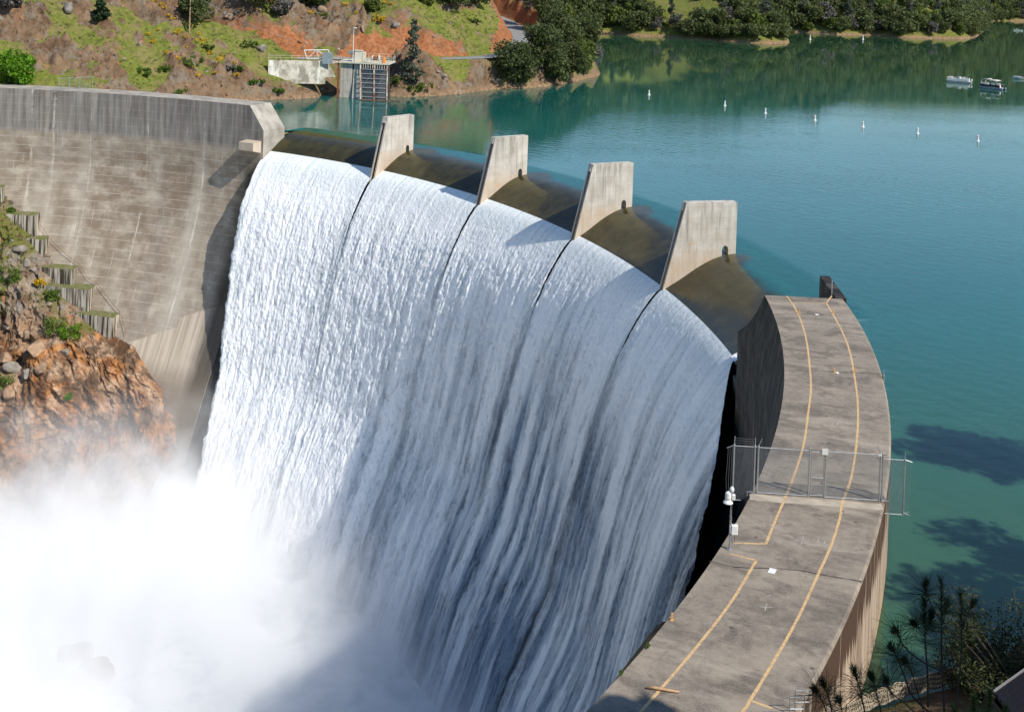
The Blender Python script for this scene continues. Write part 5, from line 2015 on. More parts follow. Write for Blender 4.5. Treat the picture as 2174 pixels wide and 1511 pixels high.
# ------------------------------------------------------------------ retaining wall, bridge and intake tower
YT = 273.0
px2 = lambda px, py, Y=YT: at_y(px, py, Y)
ZP = 8.1
a_, b_ = at_z(570, 128, ZP), at_z(692, 130, ZP)
rw = thing('retaining_wall', 'stained concrete retaining wall with a pipe railing beside the road', 'wall', a_)
mb = MB()
dv = (b_ - a_).normalized()
nv_ = Vector((-dv.y, dv.x, 0))
bot = [a_ + Vector((0, 0, -2.3)), a_ + dv * 2.2 + Vector((0, 0, -2.6)), a_ + dv * 5 + Vector((0, 0, -3.2)), a_ + dv * 9 + Vector((0, 0, -3.0)), b_ + Vector((0, 0, -3.4))]
mb.prism([a_ + Vector((0, 0, -5)), b_ + Vector((0, 0, -5)), b_ + Vector((0, 0, -.02)), a_ + Vector((0, 0, -.02))], nv_ * .6)
mb.prism([b_ + dv * .003 + Vector((0, 0, -3.6)), b_ + dv * 2.2 + Vector((0, 0, -3.4)), b_ + dv * 1.2 + Vector((0, 0, -1.4)), b_ + dv * .2 + Vector((0, 0, -.3)), b_ + dv * .003 + Vector((0, 0, -.3))], nv_ * .6)


def mat_rwall():
    t = NT('lime_stained_concrete')
    p = t.pos()
    c = t.mix(t.mr(t.noise(p, .45, 5, .65), .42, .58), (0.3, 0.26, 0.2), (0.62, 0.56, 0.46))
    c = t.mix(t.mr(t.noise(t.mapping(p, (1, 1, .3)), .6, 4, .6), .55, .68), c, (0.78, 0.74, 0.66))
    return t.done(c, .9, .2)


mb.build('wall', mat_rwall(), rw)


def railing(A_, B_, n, parent, h=1.05, mat=None, name='railing'):
    mb = MB()
    for i in range(n + 1):
        q = A_.lerp(B_, i / n)
        mb.tube([q, q + Vector((0, 0, h))], .035, 5)
    for hh in (h, h * .55):
        mb.tube([A_ + Vector((0, 0, hh)), B_ + Vector((0, 0, hh))], .03, 5)
    return mb.build(name, mat or M_CREAM, parent)


railing(a_, b_, 5, rw)
railing(a_, at_z(568, 127, ZP) + Vector((-.5, 4, .2)), 2, rw)

# tower
tw = thing('intake_tower', 'concrete intake tower with slanted trash racks standing in the lake', 'intake tower', px2(770, 212))
t0 = at_z(720, 207, 0)
TX = Vector((1, -.10, 0)).normalized()
TY = Vector((.1, 1, 0)).normalized()
TP = lambda u, v, z: Vector((t0.x, t0.y, 0)) + TX * u + TY * v + Vector((0, 0, z))
K = t0.y / FPX            # metres per photo pixel at the tower
u1 = 52 * K
mb = MB()
mb.add([TP(0, 0, -4), TP(u1 * .55, 0, -4), TP(u1 * .55, 7, -4), TP(0, 7, -4), TP(.15, 0, ZP - .5), TP(u1 * .5, 0, ZP - .5), TP(u1 * .5, 7, ZP - .5), TP(.15, 7, ZP - .5)],
       [(3, 2, 1, 0), (4, 5, 6, 7), (0, 1, 5, 4), (1, 2, 6, 5), (2, 3, 7, 6), (3, 0, 4, 7)])
mb.add([TP(u1 * .56, -1.2, -4), TP(u1 * 1.02, -1.6, -4), TP(u1 * 1.02, 6.9, -4), TP(u1 * .56, 6.9, -4), TP(u1 * .56, .3, ZP - .5), TP(u1 * .82, .2, ZP - .5), TP(u1 * .82, 6.9, ZP - .5), TP(u1 * .56, 6.9, ZP - .5)],
       [(3, 2, 1, 0), (4, 5, 6, 7), (0, 1, 5, 4), (1, 2, 6, 5), (2, 3, 7, 6), (3, 0, 4, 7)])
mb.build('shaft', M_PIER, tw)
mb = MB()
mb.box(TP(-.35, -.1, 3.5), (.35, .5, 9.2))
mb.build('guide_rail', M_DRUST, tw)
# trash rack: slanted posts and cross bars, leaning back towards the top
u2 = 103 * K
rk0 = lambda f, z: TP(u1 * .84 + (u2 - u1 * .84) * f + (.32 - .1 * f) * (ZP - z) * .22, -1.9 + .16 * z, z)
for f in (.02, .52, 1.0):
    mb = MB()
    mb.tube([rk0(f, -2), rk0(f, ZP - .7)], .17, 4)
    mb.build('rack_post', M_RUST, tw)
for bay in (0, 1):
    fa, fb = (.06, .48) if bay == 0 else (.56, .97)
    mb = MB()
    for z in lin(.6, ZP - 1.6, 7):
        mb.tube([rk0(fa, z), rk0(fb, z)], .1, 5)
    for i in range(14):
        f = fa + (fb - fa) * i / 13
        mb.tube([rk0(f, -1.5) + TY * .18, rk0(f, ZP - 1.0) + TY * .18], .022, 4, cap=False)
    mb.tube([rk0(fa, 2.4) + TY * .5, rk0(fb, 6.2) + TY * .5], .06, 5)
    mb.build('trash_rack', M_GALV, tw)
mb = MB()
mb.add([rk0(-.02, -3) + TY * 2.4, rk0(1.02, -3) + TY * 2.4, rk0(1.02, ZP - .6) + TY * 1.6, rk0(-.02, ZP - .6) + TY * 1.6,
        rk0(-.02, -3) + TY * 2.9, rk0(1.02, -3) + TY * 2.9, rk0(1.02, ZP - .6) + TY * 2.1, rk0(-.02, ZP - .6) + TY * 2.1],
       [(0, 1, 2, 3), (7, 6, 5, 4), (0, 3, 7, 4), (1, 5, 6, 2), (3, 2, 6, 7)])
mb.build('inner_wall', M_DARK, tw)
mb = MB()
mb.prism([TP(-.6, -.6, ZP - .48), TP(u2 + .3, -.9, ZP - .48), TP(u2 + .3, 7, ZP - .48), TP(-.6, 7, ZP - .48)], Vector((0, 0, .3)))
for i in range(12):
    mb.tube([rk0(.04 + i * .085, ZP - 1.35) + Vector((0, -.05, 0)), rk0(.04 + i * .085, ZP - .5) + Vector((0, -.05, 0))], .07, 4)
mb.build('platform', M_CREAM, tw)
Zp = ZP - .18
railing(TP(u1 * .9, -.8, Zp), TP(u2 + .2, -.85, Zp), 5, tw)
railing(TP(u2 + .2, -.85, Zp), TP(u2 + .2, 6.8, Zp), 4, tw)
railing(TP(-.5, -.5, Zp), TP(u1 * .22, -.55, Zp), 2, tw)
railing(TP(u1 * .9, 6.7, Zp), TP(u2, 6.7, Zp), 5, tw, 1.5)
# control cabinet and hoist
mb = MB()
mb.box(TP(3.7, 1.3, Zp + 1.2), (1.6, 1.4, 2.4), bev=.05)
mb.box(TP(3.72, 1.3, Zp + 2.46), (1.9, 1.7, .12), bev=.03)
mb.box(TP(4.95, 1.5, Zp + 1.1), (.75, 1.0, 2.1), bev=.05)
mb.build('control_cabinet', M_CREAM, tw)
mb = MB()
rotx = Matrix.Rotation(math.pi / 2, 4, 'Y')
for u, r_ in ((7.1, .62), (8.55, .8)):
    c = TP(u, .6, Zp + .95)
    mb.tube([c - TX * .09, c + TX * .09], r_, 18)
for u in (5.8, 6.3):
    c = TP(u, .2, Zp + .55)
    mb.tube([c - TY * .12, c + TY * .12], .38, 14)
mb.box(TP(7.5, .5, Zp + .16), (3.9, 1.2, .3), bev=.02)
mb.build('hoist_frame', M_CREAM, tw)
mb = MB()
mb.tube([TP(7.2, .6, Zp + .95), TP(8.45, .6, Zp + .95)], .42, 16)
mb.build('hoist_drum', M_DRUST, tw)
mb = MB()
mb.box(TP(2.2, 1.4, Zp + 1.9), (1.6, .5, .9), bev=.04)
mb.tube([TP(1.6, 1.0, Zp), TP(2.6, 1.2, Zp + 1.6)], .06, 5)
mb.tube([TP(2.9, 1.0, Zp), TP(2.5, 1.2, Zp + 2.6)], .06, 5)
mb.build('gate_motor', plain('grey_machine_paint', (0.22, 0.24, 0.22), .6), tw)
# lamp post on the tower
lb = TP(3.0 - .25, .1, Zp)
lp = thing('lamp_post', 'slender white lamp post rising from the intake tower platform', 'lamp post', lb)
mb = MB()
mb.tube([lb, lb + Vector((0, 0, 4)), lb + Vector((0, 0, 7.4))], [.1, .08, .06], 8)
mb.build('post', M_PWHITE, lp)
mb = MB()
mb.box(lb + Vector((.3, -.05, 7.45)), (.75, .3, .22), bev=.05)
mb.build('lamp_head', M_PWHITE, lp)
# orange barrel
ob_ = TP(u2 - 1.0, .3, Zp)
mb = MB()
mb.lathe(ob_, [(.42, 0), (.42, .3), (.46, .34), (.42, .38), (.42, .8), (.46, .84), (.42, .88), (.4, 1.2), (.3, 1.25)], 16)
o = mb.build('barrel', M_ORANGE, None, ob_, smooth=False)
tag(o, 'bright orange barrel on the corner of the tower platform', 'barrel')
# footbridge with a white trussed gate
bA, bB = b_ + Vector((0, 0, -.05)), TP(-.6, 1.2, ZP - .2)
br = thing('footbridge', 'short steel bridge with a white trussed frame from the road to the intake tower', 'bridge', bA)
dvb = (bB - bA).normalized()
nb_ = Vector((-dvb.y, dvb.x, 0))
mb = MB()
mb.prism([bA + Vector((0, 0, -.5)), bB + Vector((0, 0, -.5)), bB + Vector((0, 0, 0)), bA + Vector((0, 0, 0))], nb_ * 3.2)
mb.build('bridge_deck', M_RUST, br)
mb = MB()
qa, qb, qc, qd = at_y(652, 125.6, 271.0), at_y(702, 124.6, 271.6), at_y(646, 107.2, 270.6), at_y(697, 106.4, 271.2)
for s_, e_, r_ in ((qa, qb, .1), (qc, qd, .12), (qa, qc, .12), (qb, qd, .12), (qa, qc.lerp(qd, .5), .09), (qb, qc.lerp(qd, .5), .09), (qc.lerp(qd, .5), qa.lerp(qb, .5), .09)):
    mb.tube([s_, e_], r_, 5)
mb.build('truss', M_PWHITE, br)
railing(bA, bB, 4, br)
mb = MB()
s0 = at_y(684, 127, 270.6)
sx_ = Vector((1, -.05, 0)).normalized()
mb.prism([s0 + Vector((0, 0, -.9)), s0 + sx_ * 2.3 + Vector((0, 0, -.9)), s0 + sx_ * 2.3 + Vector((0, 0, 1.6)), s0 + Vector((0, 0, 1.6))], Vector((0, .06, 0)))
mb.build('side_panel', plain('grey_sheet_steel', (0.34, 0.38, 0.4), .5, .3), br)
# driftwood raft against the racks
rsd = np.random.RandomState(4)
mb = MB()
for i in range(60):
    f = rsd.rand()
    P0 = rk0(.1 + f * 1.25, .04) + Vector((0, -.3 - rsd.rand() * 1.6 * (1 - .5 * f), .02))
    a = rsd.rand() * 6.28
    L_ = rsd.uniform(.3, 1.0)
    mb.tube([P0, P0 + Vector((math.cos(a) * L_, math.sin(a) * L_, rsd.uniform(0, .12)))], rsd.uniform(.05, .12), 4)
P0 = rk0(.6, 0) + Vector((0, -.9, .03))
mb.prism([P0 + Vector((-3.2, -.2, -.05)), P0 + Vector((-1, -.9, -.05)), P0 + Vector((2.5, -.7, -.05)), P0 + Vector((5.2, .1, -.05)), P0 + Vector((3, .8, -.05)), P0 + Vector((-3, .6, -.05))], Vector((0, 0, .1)))
o = mb.build('driftwood_raft', plain('wet_driftwood', (0.16, 0.095, 0.065), .9, var=.5, scale=3), None, P0)
tag(o, 'brown raft of floating driftwood against the trash racks', 'driftwood', kind='stuff')

# ------------------------------------------------------------------ buoys
def make_buoy(P0, lab, group):
    t = thing('marker_buoy', lab, 'buoy', P0, 0, group)
    mb = MB()
    mb.lathe((0, 0, 0), [(.05, -.25), (.3, -.15), (.36, -.02), (.34, .1), (.2, .16)], 14)
    mb.lathe((0, 0, 0), [(.2, .16), (.17, .2), (.165, 1.05), (.12, 1.14), (.04, 1.2)], 14)
    mb.build('body', M_WHITE, t, local=True, smooth=False)
    mb = MB()
    mb.lathe((0, 0, 0), [(.172, .86), (.176, .87), (.176, .94), (.172, .95)], 14)
    mb.build('orange_band', M_ORANGE, t, local=True)
    return t


GBU = 'white buoys strung across the lake'
blab = ['leftmost white buoy, farthest of the near row from the walkway', 'second white buoy from the left in the near row', 'third white buoy from the left in the near row', 'middle white buoy of the near row', 'white buoy just right of the middle of the near row',
        'second white buoy from the right in the near row', 'rightmost and nearest white buoy, below the boats']
b0 = None
for k, (px, py) in enumerate([(1378, 202), (1539, 225), (1625, 241), (1730, 256), (1832, 270), (1948, 284), (2076, 300)]):
    P0 = at_z(px, py, 0)
    if b0 is None:
        b0 = make_buoy(P0, blab[0], GBU)
    else:
        copy_thing(b0, P0, 0, 1, blab[k])
for k, (px, py, lab) in enumerate(((1720, 84, 'far white buoy off the end of the wooded point'), (1832, 84, 'far white buoy in front of the second wooded point'))):
    copy_thing(b0, at_z(px, py, 0), 0, 1.5, lab)

# ------------------------------------------------------------------ boats
M_HULLW = plain('white_gelcoat', (0.78, 0.77, 0.73), .3, var=.05)
M_PANEL = plain('grey_white_panel', (0.6, 0.62, 0.62), .4, var=.08)
M_NAVY = plain('dark_navy_panel', (0.025, 0.035, 0.05), .35)
M_ALU = plain('aluminium_tube', (0.4, 0.43, 0.46), .35, .7)
M_CANVAS = plain('cream_canvas', (0.74, 0.68, 0.63), .8, var=.08)
M_SEAT = plain('cream_vinyl', (0.68, 0.62, 0.54), .6, var=.08)


def pontoon_boat(P0, rz, lab, panel, bimini, rods):
    t = thing('pontoon_boat', lab, 'boat', P0, rz, 'boats on the lake')
    mb = MB()
    for y in (-.95, .95):
        mb.tube([(-3.5, y, .22), (-3.1, y, .12), (2.9, y, .12), (3.5, y, .3)], [.14, .3, .3, .08], 10)
    mb.build('pontoon', M_ALU, t, local=True)
    mb = MB()
    mb.box((0, 0, .5), (6.8, 2.4, .12), bev=.03)
    mb.build('deck', M_PANEL, t, local=True)
    mb = MB()
    for y in (-1.17, 1.17):
        mb.box((.25, y, .88), (6.0, .05, .6), bev=.015)
    mb.box((3.25, 0, .88), (.05, 2.29, .6), bev=.015)
    mb.box((-2.75, -.65, .95), (.05, .99, .78), bev=.015)
    mb.build('side_panel', panel, t, local=True)
    mb = MB()
    for y in (-1.17, 1.17):
        mb.tube([(-2.8, y, 1.36), (3.28, y, 1.36)], .03, 5)
    mb.tube([(3.28, -1.17, 1.36), (3.28, 1.17, 1.36)], .03, 5)
    mb.build('rail', M_HULLW, t, local=True)
    mb = MB()
    for x0, y0, sx, sy in ((2.55, .75, 1.3, .7), (2.55, -.75, 1.3, .7), (-2.2, .7, .8, .9), (-1.2, -.8, 1.0, .6)):
        mb.box((x0, y0, .85), (sx, sy, .5), bev=.06)
        mb.box((x0, y0 + (.28 if y0 > 0 else -.28), 1.3), (sx, .16, .6), bev=.05)
    mb.build('seat', M_SEAT, t, local=True)
    mb = MB()
    mb.box((-.3, .55, 1.15), (.6, .9, 1.2), bev=.08)
    mb.tube([(-.62, .55, 1.4), (-.78, .55, 1.46)], .17, 10)
    mb.build('console', M_HULLW, t, local=True)
    mb = MB()
    mb.box((-3.55, 0, .95), (.45, .42, .6), bev=.1)
    mb.box((-3.5, 0, .35), (.22, .16, .8), bev=.04)
    mb.build('outboard_motor', M_BLACK if bimini else M_HULLW, t, local=True)
    if bimini:
        mb = MB()
        n = 9
        top = []
        for i in range(n):
            f = i / (n - 1)
            x = -2.2 + 2.7 * f
            top.append((x, 2.6 - .12 * (2 * f - 1) ** 2))
        vs, fs = [], []
        for x, z in top:
            for y, dz_ in ((-1.15, -.1), (-.6, 0), (0, .03), (.6, 0), (1.15, -.1)):
                vs.append((x, y, z + dz_))
        for i in range(n - 1):
            for j in range(4):
                a = i * 5 + j
                fs.append((a, a + 1, a + 6, a + 5))
        m2 = len(vs)
        vs += [(x, y, z - .05) for x, y, z in vs]
        fs += [tuple(q + m2 for q in f[::-1]) for f in fs]
        mb.add(vs, fs)
        mb.tube([(1.0, -1.1, 2.58), (1.05, 0, 2.72), (1.0, 1.1, 2.58)], .09, 6)
        mb.tube([(3.0, -1.1, 1.9), (2.6, -1.1, 2.55), (1.6, -1.1, 2.75), (1.0, -1.1, 2.6)], .07, 6)
        mb.tube([(3.0, 1.1, 1.9), (2.6, 1.1, 2.55), (1.6, 1.1, 2.75), (1.0, 1.1, 2.6)], .07, 6)
        mb.build('canopy', M_CANVAS, t, local=True)
        mb = MB()
        for y in (-1.13, 1.13):
            mb.tube([(-.6, y, 1.36), (-2.0, y, 2.46)], .03, 5)
            mb.tube([(-.6, y, 1.36), (.4, y, 2.5)], .03, 5)
            mb.tube([(2.7, y, 1.36), (3.05, y, 1.95)], .05, 5)
        mb.build('canopy_frame', M_HULLW, t, local=True)
    if rods:
        mb = MB()
        for x0, sg in ((1.2, 1), (-1.6, 1)):
            mb.tube([(x0, -.9, 1.3), (x0 - .5, -1.2, 2.0), (x0 - 1.0, -1.5, 2.45)], .03, 5)
        mb.build('fishing_rod', M_GALV, t, local=True)
    return t


def seated_person(P0, rz, lab, shirt, name='person'):
    """one continuous seated body grown from a skeleton, with clothing and hair as its own meshes"""
    t = thing(name, lab, 'person', P0, rz)
    J = [(0, 0, .12, .15), (0, 0, .34, .14), (0, 0, .52, .16), (0, 0, .63, .06), (.01, 0, .7, .085), (.01, 0, .8, .095), (.01, 0, .88, .05)]
    E = [(i, i + 1) for i in range(6)]
    for s_ in (-1, 1):
        k = len(J)
        J += [(0, .19 * s_, .54, .065), (.05, .25 * s_, .32, .05), (.25, .2 * s_, .25, .042), (.33, .17 * s_, .26, .035)]
        E += [(2, k), (k, k + 1), (k + 1, k + 2), (k + 2, k + 3)]
        k = len(J)
        J += [(.05, .1 * s_, .08, .095), (.42, .12 * s_, .1, .075), (.45, .12 * s_, -.3, .055), (.58, .13 * s_, -.36, .04)]
        E += [(0, k), (k, k + 1), (k + 1, k + 2), (k + 2, k + 3)]
    me = bpy.data.meshes.new('body')
    me.from_pydata([q[:3] for q in J], E, [])
    o = bpy.data.objects.new('body', me)
    COL.objects.link(o)
    md = o.modifiers.new('skin', 'SKIN')
    for v, q in zip(me.skin_vertices[0].data, J):
        v.radius = (q[3], q[3])
        v.use_root = False
    me.skin_vertices[0].data[0].use_root = True
    o.modifiers.new('sub', 'SUBSURF').levels = 1
    o.modifiers['sub'].render_levels = 1
    me.materials.append(plain('skin', (0.5, 0.31, 0.22), .6))
    o.parent = t
    mb = MB()
    mb.tube([(0, 0, .1), (0, 0, .3), (0, 0, .5), (0, 0, .6)], [.19, .175, .2, .1], 12)
    for s_ in (-1, 1):
        mb.tube([(0, .17 * s_, .56), (.05, .255 * s_, .36)], [.085, .075], 8)
    mb.build('shirt', shirt, t, local=True, smooth=True)
    mb = MB()
    mb.lathe((0, 0, .8), [(.1, -.02), (.112, .03), (.1, .08), (.05, .12)], 12)
    mb.build('hair', plain('dark_hair', (0.04, 0.03, 0.025), .8), t, local=True, smooth=True)
    return t


def boat_angle(x0, y0, x1, y1):
    a, b = at_z(x0, y0, 0), at_z(x1, y1, 0)
    return math.atan2(b.y - a.y, b.x - a.x)


P1_ = at_z(2036, 175.5, 0)
pontoon_boat(P1_, R(148), 'open cream-white pontoon boat without a canopy, left of the canopied one', M_HULLW, False, True)
seated_person(P1_ + Vector((-.3, .2, 1.0)), R(148), 'dark-clothed person sitting in the open white boat', plain('dark_cloth', (0.03, 0.03, 0.04), .8))
P2_ = at_z(2108, 189, 0)
pontoon_boat(P2_, R(128), 'dark-sided pontoon boat with a pale canopy on two hoops', M_NAVY, True, False)
seated_person(P2_ + Vector((.9, -1.25, 1.0)), R(128), 'person in a red shirt seated at the stern of the canopied boat', plain('red_cloth', (0.5, 0.05, 0.04), .8))
# low white runabout at the right edge
P3_ = at_z(2172, 168.5, 0)
rb = thing('motor_boat', 'low white motor boat half out of frame at the right edge', 'boat', P3_, R(172), 'boats on the lake')
mb = MB()
secs = []
for i, x in enumerate(lin(-2.9, 3.1, 12)):
    f = i / 11
    wd = 1.1 * (1 - max(0, (f - .55) / .45) ** 2.2) + .02
    sh_ = .62 + .3 * f ** 2
    secs.append([(x, -wd, sh_), (x, -wd * .82, .16), (x, 0, -.12 + .45 * max(0, f - .6)), (x, wd * .82, .16), (x, wd, sh_)])
vs = [p for s_ in secs for p in s_]
fs = [(i * 5 + j, i * 5 + j + 1, i * 5 + j + 6, i * 5 + j + 5) for i in range(11) for j in range(4)]
fs += [(0, 1, 2, 3, 4)[::-1]]
# foredeck and side decks
for i in range(6, 11):
    fs.append((i * 5, (i + 1) * 5, (i + 1) * 5 + 4, i * 5 + 4))
mb.add(vs, fs)
mb.build('hull', M_HULLW, rb, local=True)
mb = MB()
mb.box((0, 0, .3), (4.6, 1.6, .06))
for x0 in (-1.6, .1):
    for y in (-.5, .5):
        mb.box((x0, y, .6), (.55, .55, .4), bev=.06)
        mb.box((x0 - .25, y, .95), (.14, .55, .5), bev=.05)
mb.build('seat', M_BLACK, rb, local=True)
mb = MB()
mb.prism([(.9, -.95, .85), (.9, .95, .85), (.45, .85, 1.3), (.45, -.85, 1.3)], Vector((.03, 0, .02)))
mb.build('windscreen', M_BLACK, rb, local=True)
mb = MB()
mb.box((-3.05, 0, .75), (.4, .4, .7), bev=.1)
mb.build('outboard_motor', M_BLACK, rb, local=True)
seated_person(P3_ + Vector((-.1, -.3, .8)), R(172), 'dark-clothed person sitting in the low motor boat', plain('black_cloth', (0.02, 0.02, 0.025), .8))
# tiny far skiff near the right edge
P4_ = at_z(2160, 66, 0)
mb = MB()
mb.prism([P4_ + Vector((-2.6, -.8, 0)), P4_ + Vector((2, -.9, 0)), P4_ + Vector((3.2, 0, 0)), P4_ + Vector((2, .9, 0)), P4_ + Vector((-2.6, .8, 0))], Vector((0, 0, .7)))
mb.box(P4_ + Vector((-.4, 0, 1.0)), (1.0, 1.2, .7), bev=.1)
o = mb.build('skiff', plain('dull_green_hull', (0.2, 0.25, 0.22), .6), None, P4_)
tag(o, 'tiny grey-green skiff far off at the upper right', 'boat', 'boats on the lake')

# ================================================================== NEAR BANK THINGS
def bank_z(x, y):
    i = int(np.clip(np.searchsorted(fx_nb, x), 0, len(fx_nb) - 1))
    j = int(np.clip(np.searchsorted(fy_nb, y), 0, len(fy_nb) - 1))
    return float(Z_nb[i, j])


M_PINE = mat_leaf('young_pine_needles', (0.016, 0.03, 0.012), (0.05, 0.075, 0.02), .2)
M_PINE2 = mat_leaf('bright_pine_needles', (0.05, 0.085, 0.02), (0.12, 0.17, 0.045), .25)
M_STEM = plain('young_pine_bark', (0.05, 0.042, 0.034), .9, var=.3)


def needles(rs, V, F, p, d, n, L, wd, spread, droop=0.0):
    """tufts of long needles round a shoot; each needle a slim bent blade"""
    d = np.array(d) / np.linalg.norm(d)
    for _ in range(n):
        o_ = np.array(p) + d * rs.uniform(-.02, .02)
        a = rs.normal(size=3)
        a -= d * a.dot(d)
        a /= np.linalg.norm(a) + 1e-9
        dirn = d * math.cos(spread) + a * math.sin(spread) * rs.uniform(.7, 1.15)
        l = L * rs.uniform(.6, 1.1)
        mid = o_ + dirn * l * .55
        tip = o_ + dirn * l + np.array([0, 0, -droop * l * rs.uniform(.4, 1.2)])
        s_ = np.cross(dirn, rs.normal(size=3))
        s_ = s_ / (np.linalg.norm(s_) + 1e-9) * wd
        k = len(V)
        V += [o_ - s_, o_ + s_, mid + s_ * .8, tip, mid - s_ * .8]
        F += [(k, k + 1, k + 2, k + 4), (k + 4, k + 2, k + 3, k + 3)]


def pine_sapling(shoots, base, lab, mat, seed, Lf, wd=.0019):
    """shoots: list of screen-traced polylines lifted to 3-D by giving each its own distance; the first is the leader"""
    rs = np.random.RandomState(seed)
    t = thing('pine_sapling', lab, 'pine sapling', base)
    mb = MB()
    V, F = [], []
    for pts, rad, tuft, body in shoots:
        pts = [Vector(p) for p in pts]
        sm = []
        for i in range(len(pts) - 1):
            p0, p1, p2, p3 = pts[max(i - 1, 0)], pts[i], pts[i + 1], pts[min(i + 2, len(pts) - 1)]
            for k in range(8):
                tt = k / 8
                sm.append(.5 * ((2 * p1) + (p2 - p0) * tt + (2 * p0 - 5 * p1 + 4 * p2 - p3) * tt * tt + (3 * p1 - p0 - 3 * p2 + p3) * tt ** 3))
        sm.append(pts[-1])
        n = len(sm)
        mb.tube(sm, [rad * (1 - .62 * i / (n - 1)) for i in range(n)], 6)
        # stiff short needles on the new candle
        total = sum((sm[i + 1] - sm[i]).length for i in range(n - 1))
        acc = 0
        for i in range(n - 1):
            seg = sm[i + 1] - sm[i]
            acc += seg.length
            rem = total - acc
            if rem < tuft:
                needles(rs, V, F, sm[i].lerp(sm[i + 1], .5), seg, int(10 + 110 * seg.length / max(tuft, .01)), Lf * .3, wd, .62)
            elif rem < tuft + body:
                needles(rs, V, F, sm[i].lerp(sm[i + 1], .5), seg, int(70 * seg.length / max(body, .01)) + 2, Lf, wd * .8, 1.15, .18)
    mb.build('stem', M_STEM, t)
    V = np.array(V) - np.array(base)
    F = [f[:3] if f[2] == f[3] else f for f in F]
    me = bpy.data.meshes.new('needles')
    me.from_pydata(V.tolist(), [], F)
    me.materials.append(mat)
    o = bpy.data.objects.new('needles', me)
    COL.objects.link(o)
    o.parent = t
    return t


def lift(px, D0, D1=None):
    n = len(px)
    D1 = D0 if D1 is None else D1
    return [at_y(x, y, D0 + (D1 - D0) * i / max(n - 1, 1)) for i, (x, y) in enumerate(px)]


DP = 9.5
shoots = []
for px, rad, tf, bd, d0, d1 in [
        ([(2012, 1640), (2006, 1540), (2003, 1480), (1999, 1400), (1999, 1320), (1998, 1232)], .011, .33, .25, 9.5, 9.4),
        ([(1999, 1320), (1978, 1285), (1964, 1250), (1966, 1235)], .006, .13, .06, 9.4, 9.2),
        ([(2003, 1322), (2008, 1290), (2010, 1275)], .005, .12, .03, 9.4, 9.6),
        ([(2003, 1425), (1960, 1405), (1920, 1372), (1905, 1340), (1898, 1338)], .008, .14, .22, 9.45, 9.0),
        ([(1970, 1500), (1969, 1430), (1965, 1370), (1962, 1300), (1962, 1275)], .008, .16, .24, 9.0, 8.9),
        ([(1966, 1345), (1975, 1318), (1978, 1300)], .004, .08, .04, 8.9, 8.9),
        ([(1964, 1350), (1945, 1328), (1940, 1322)], .004, .06, .04, 8.9, 8.8),
        ([(2012, 1560), (2030, 1490), (2040, 1400), (2041, 1330), (2040, 1258)], .008, .26, .2, 9.8, 10),
        ([(2042, 1335), (2056, 1300), (2066, 1278)], .005, .04, .16, 10, 10.1),
        ([(2006, 1540), (1940, 1480), (1922, 1440), (1905, 1396), (1890, 1370)], .008, .13, .26, 9.4, 8.7),
        ([(1990, 1560), (1930, 1500), (1893, 1470), (1878, 1440)], .006, .1, .2, 9.3, 8.5),
        ([(1985, 1570), (1958, 1500), (1933, 1420), (1920, 1400)], .006, .05, .22, 9.2, 8.8),
        ([(1880, 1560), (1868, 1500), (1855, 1450), (1848, 1430)], .006, .1, .24, 8.6, 8.4),
        ([(1845, 1560), (1834, 1500), (1822, 1450), (1812, 1420)], .006, .1, .24, 8.5, 8.3),
        ([(1775, 1580), (1766, 1510), (1755, 1470), (1745, 1445)], .006, .1, .24, 8.4, 8.2),
        ([(1775, 1570), (1745, 1485), (1727, 1460)], .005, .07, .2, 8.4, 8.1),
        ([(1800, 1580), (1785, 1495), (1780, 1486)], .005, .06, .2, 8.5, 8.6)]:
    shoots.append((lift(px, d0, d1), rad, tf, bd))
base = at_y(2006, 1900, 9.5)
shoots[0] = ([base + Vector((0, 0, -.4))] + shoots[0][0], .012, .33, .25)
pine_sapling(shoots, base, 'tall dark long-needled pine sapling in front of the near bank', M_PINE, 21, .24)
sh2 = []
for px, rad, tf, bd, d0 in [([(2060, 1700), (2078, 1600), (2098, 1500), (2103, 1466)], .012, .2, .3, 8.0), ([(2095, 1600), (2070, 1520), (2068, 1480)], .008, .16, .3, 7.8),
                            ([(2095, 1620), (2128, 1540), (2136, 1500)], .008, .18, .3, 8.2), ([(2070, 1640), (2040, 1560), (2025, 1505)], .008, .12, .3, 7.8), ([(2090, 1640), (2100, 1560), (2112, 1520)], .008, .15, .3, 7.7)]:
    sh2.append((lift(px, d0, d0 - .2), rad, tf, bd))
base2 = at_y(2075, 1950, 8.0)
sh2[0] = ([base2 + Vector((0, 0, -.4))] + sh2[0][0], .013, .2, .3)
pine_sapling(sh2, base2, 'lower brighter green pine sapling at the bottom edge beside the roof', M_PINE2, 22, .2, .0022)

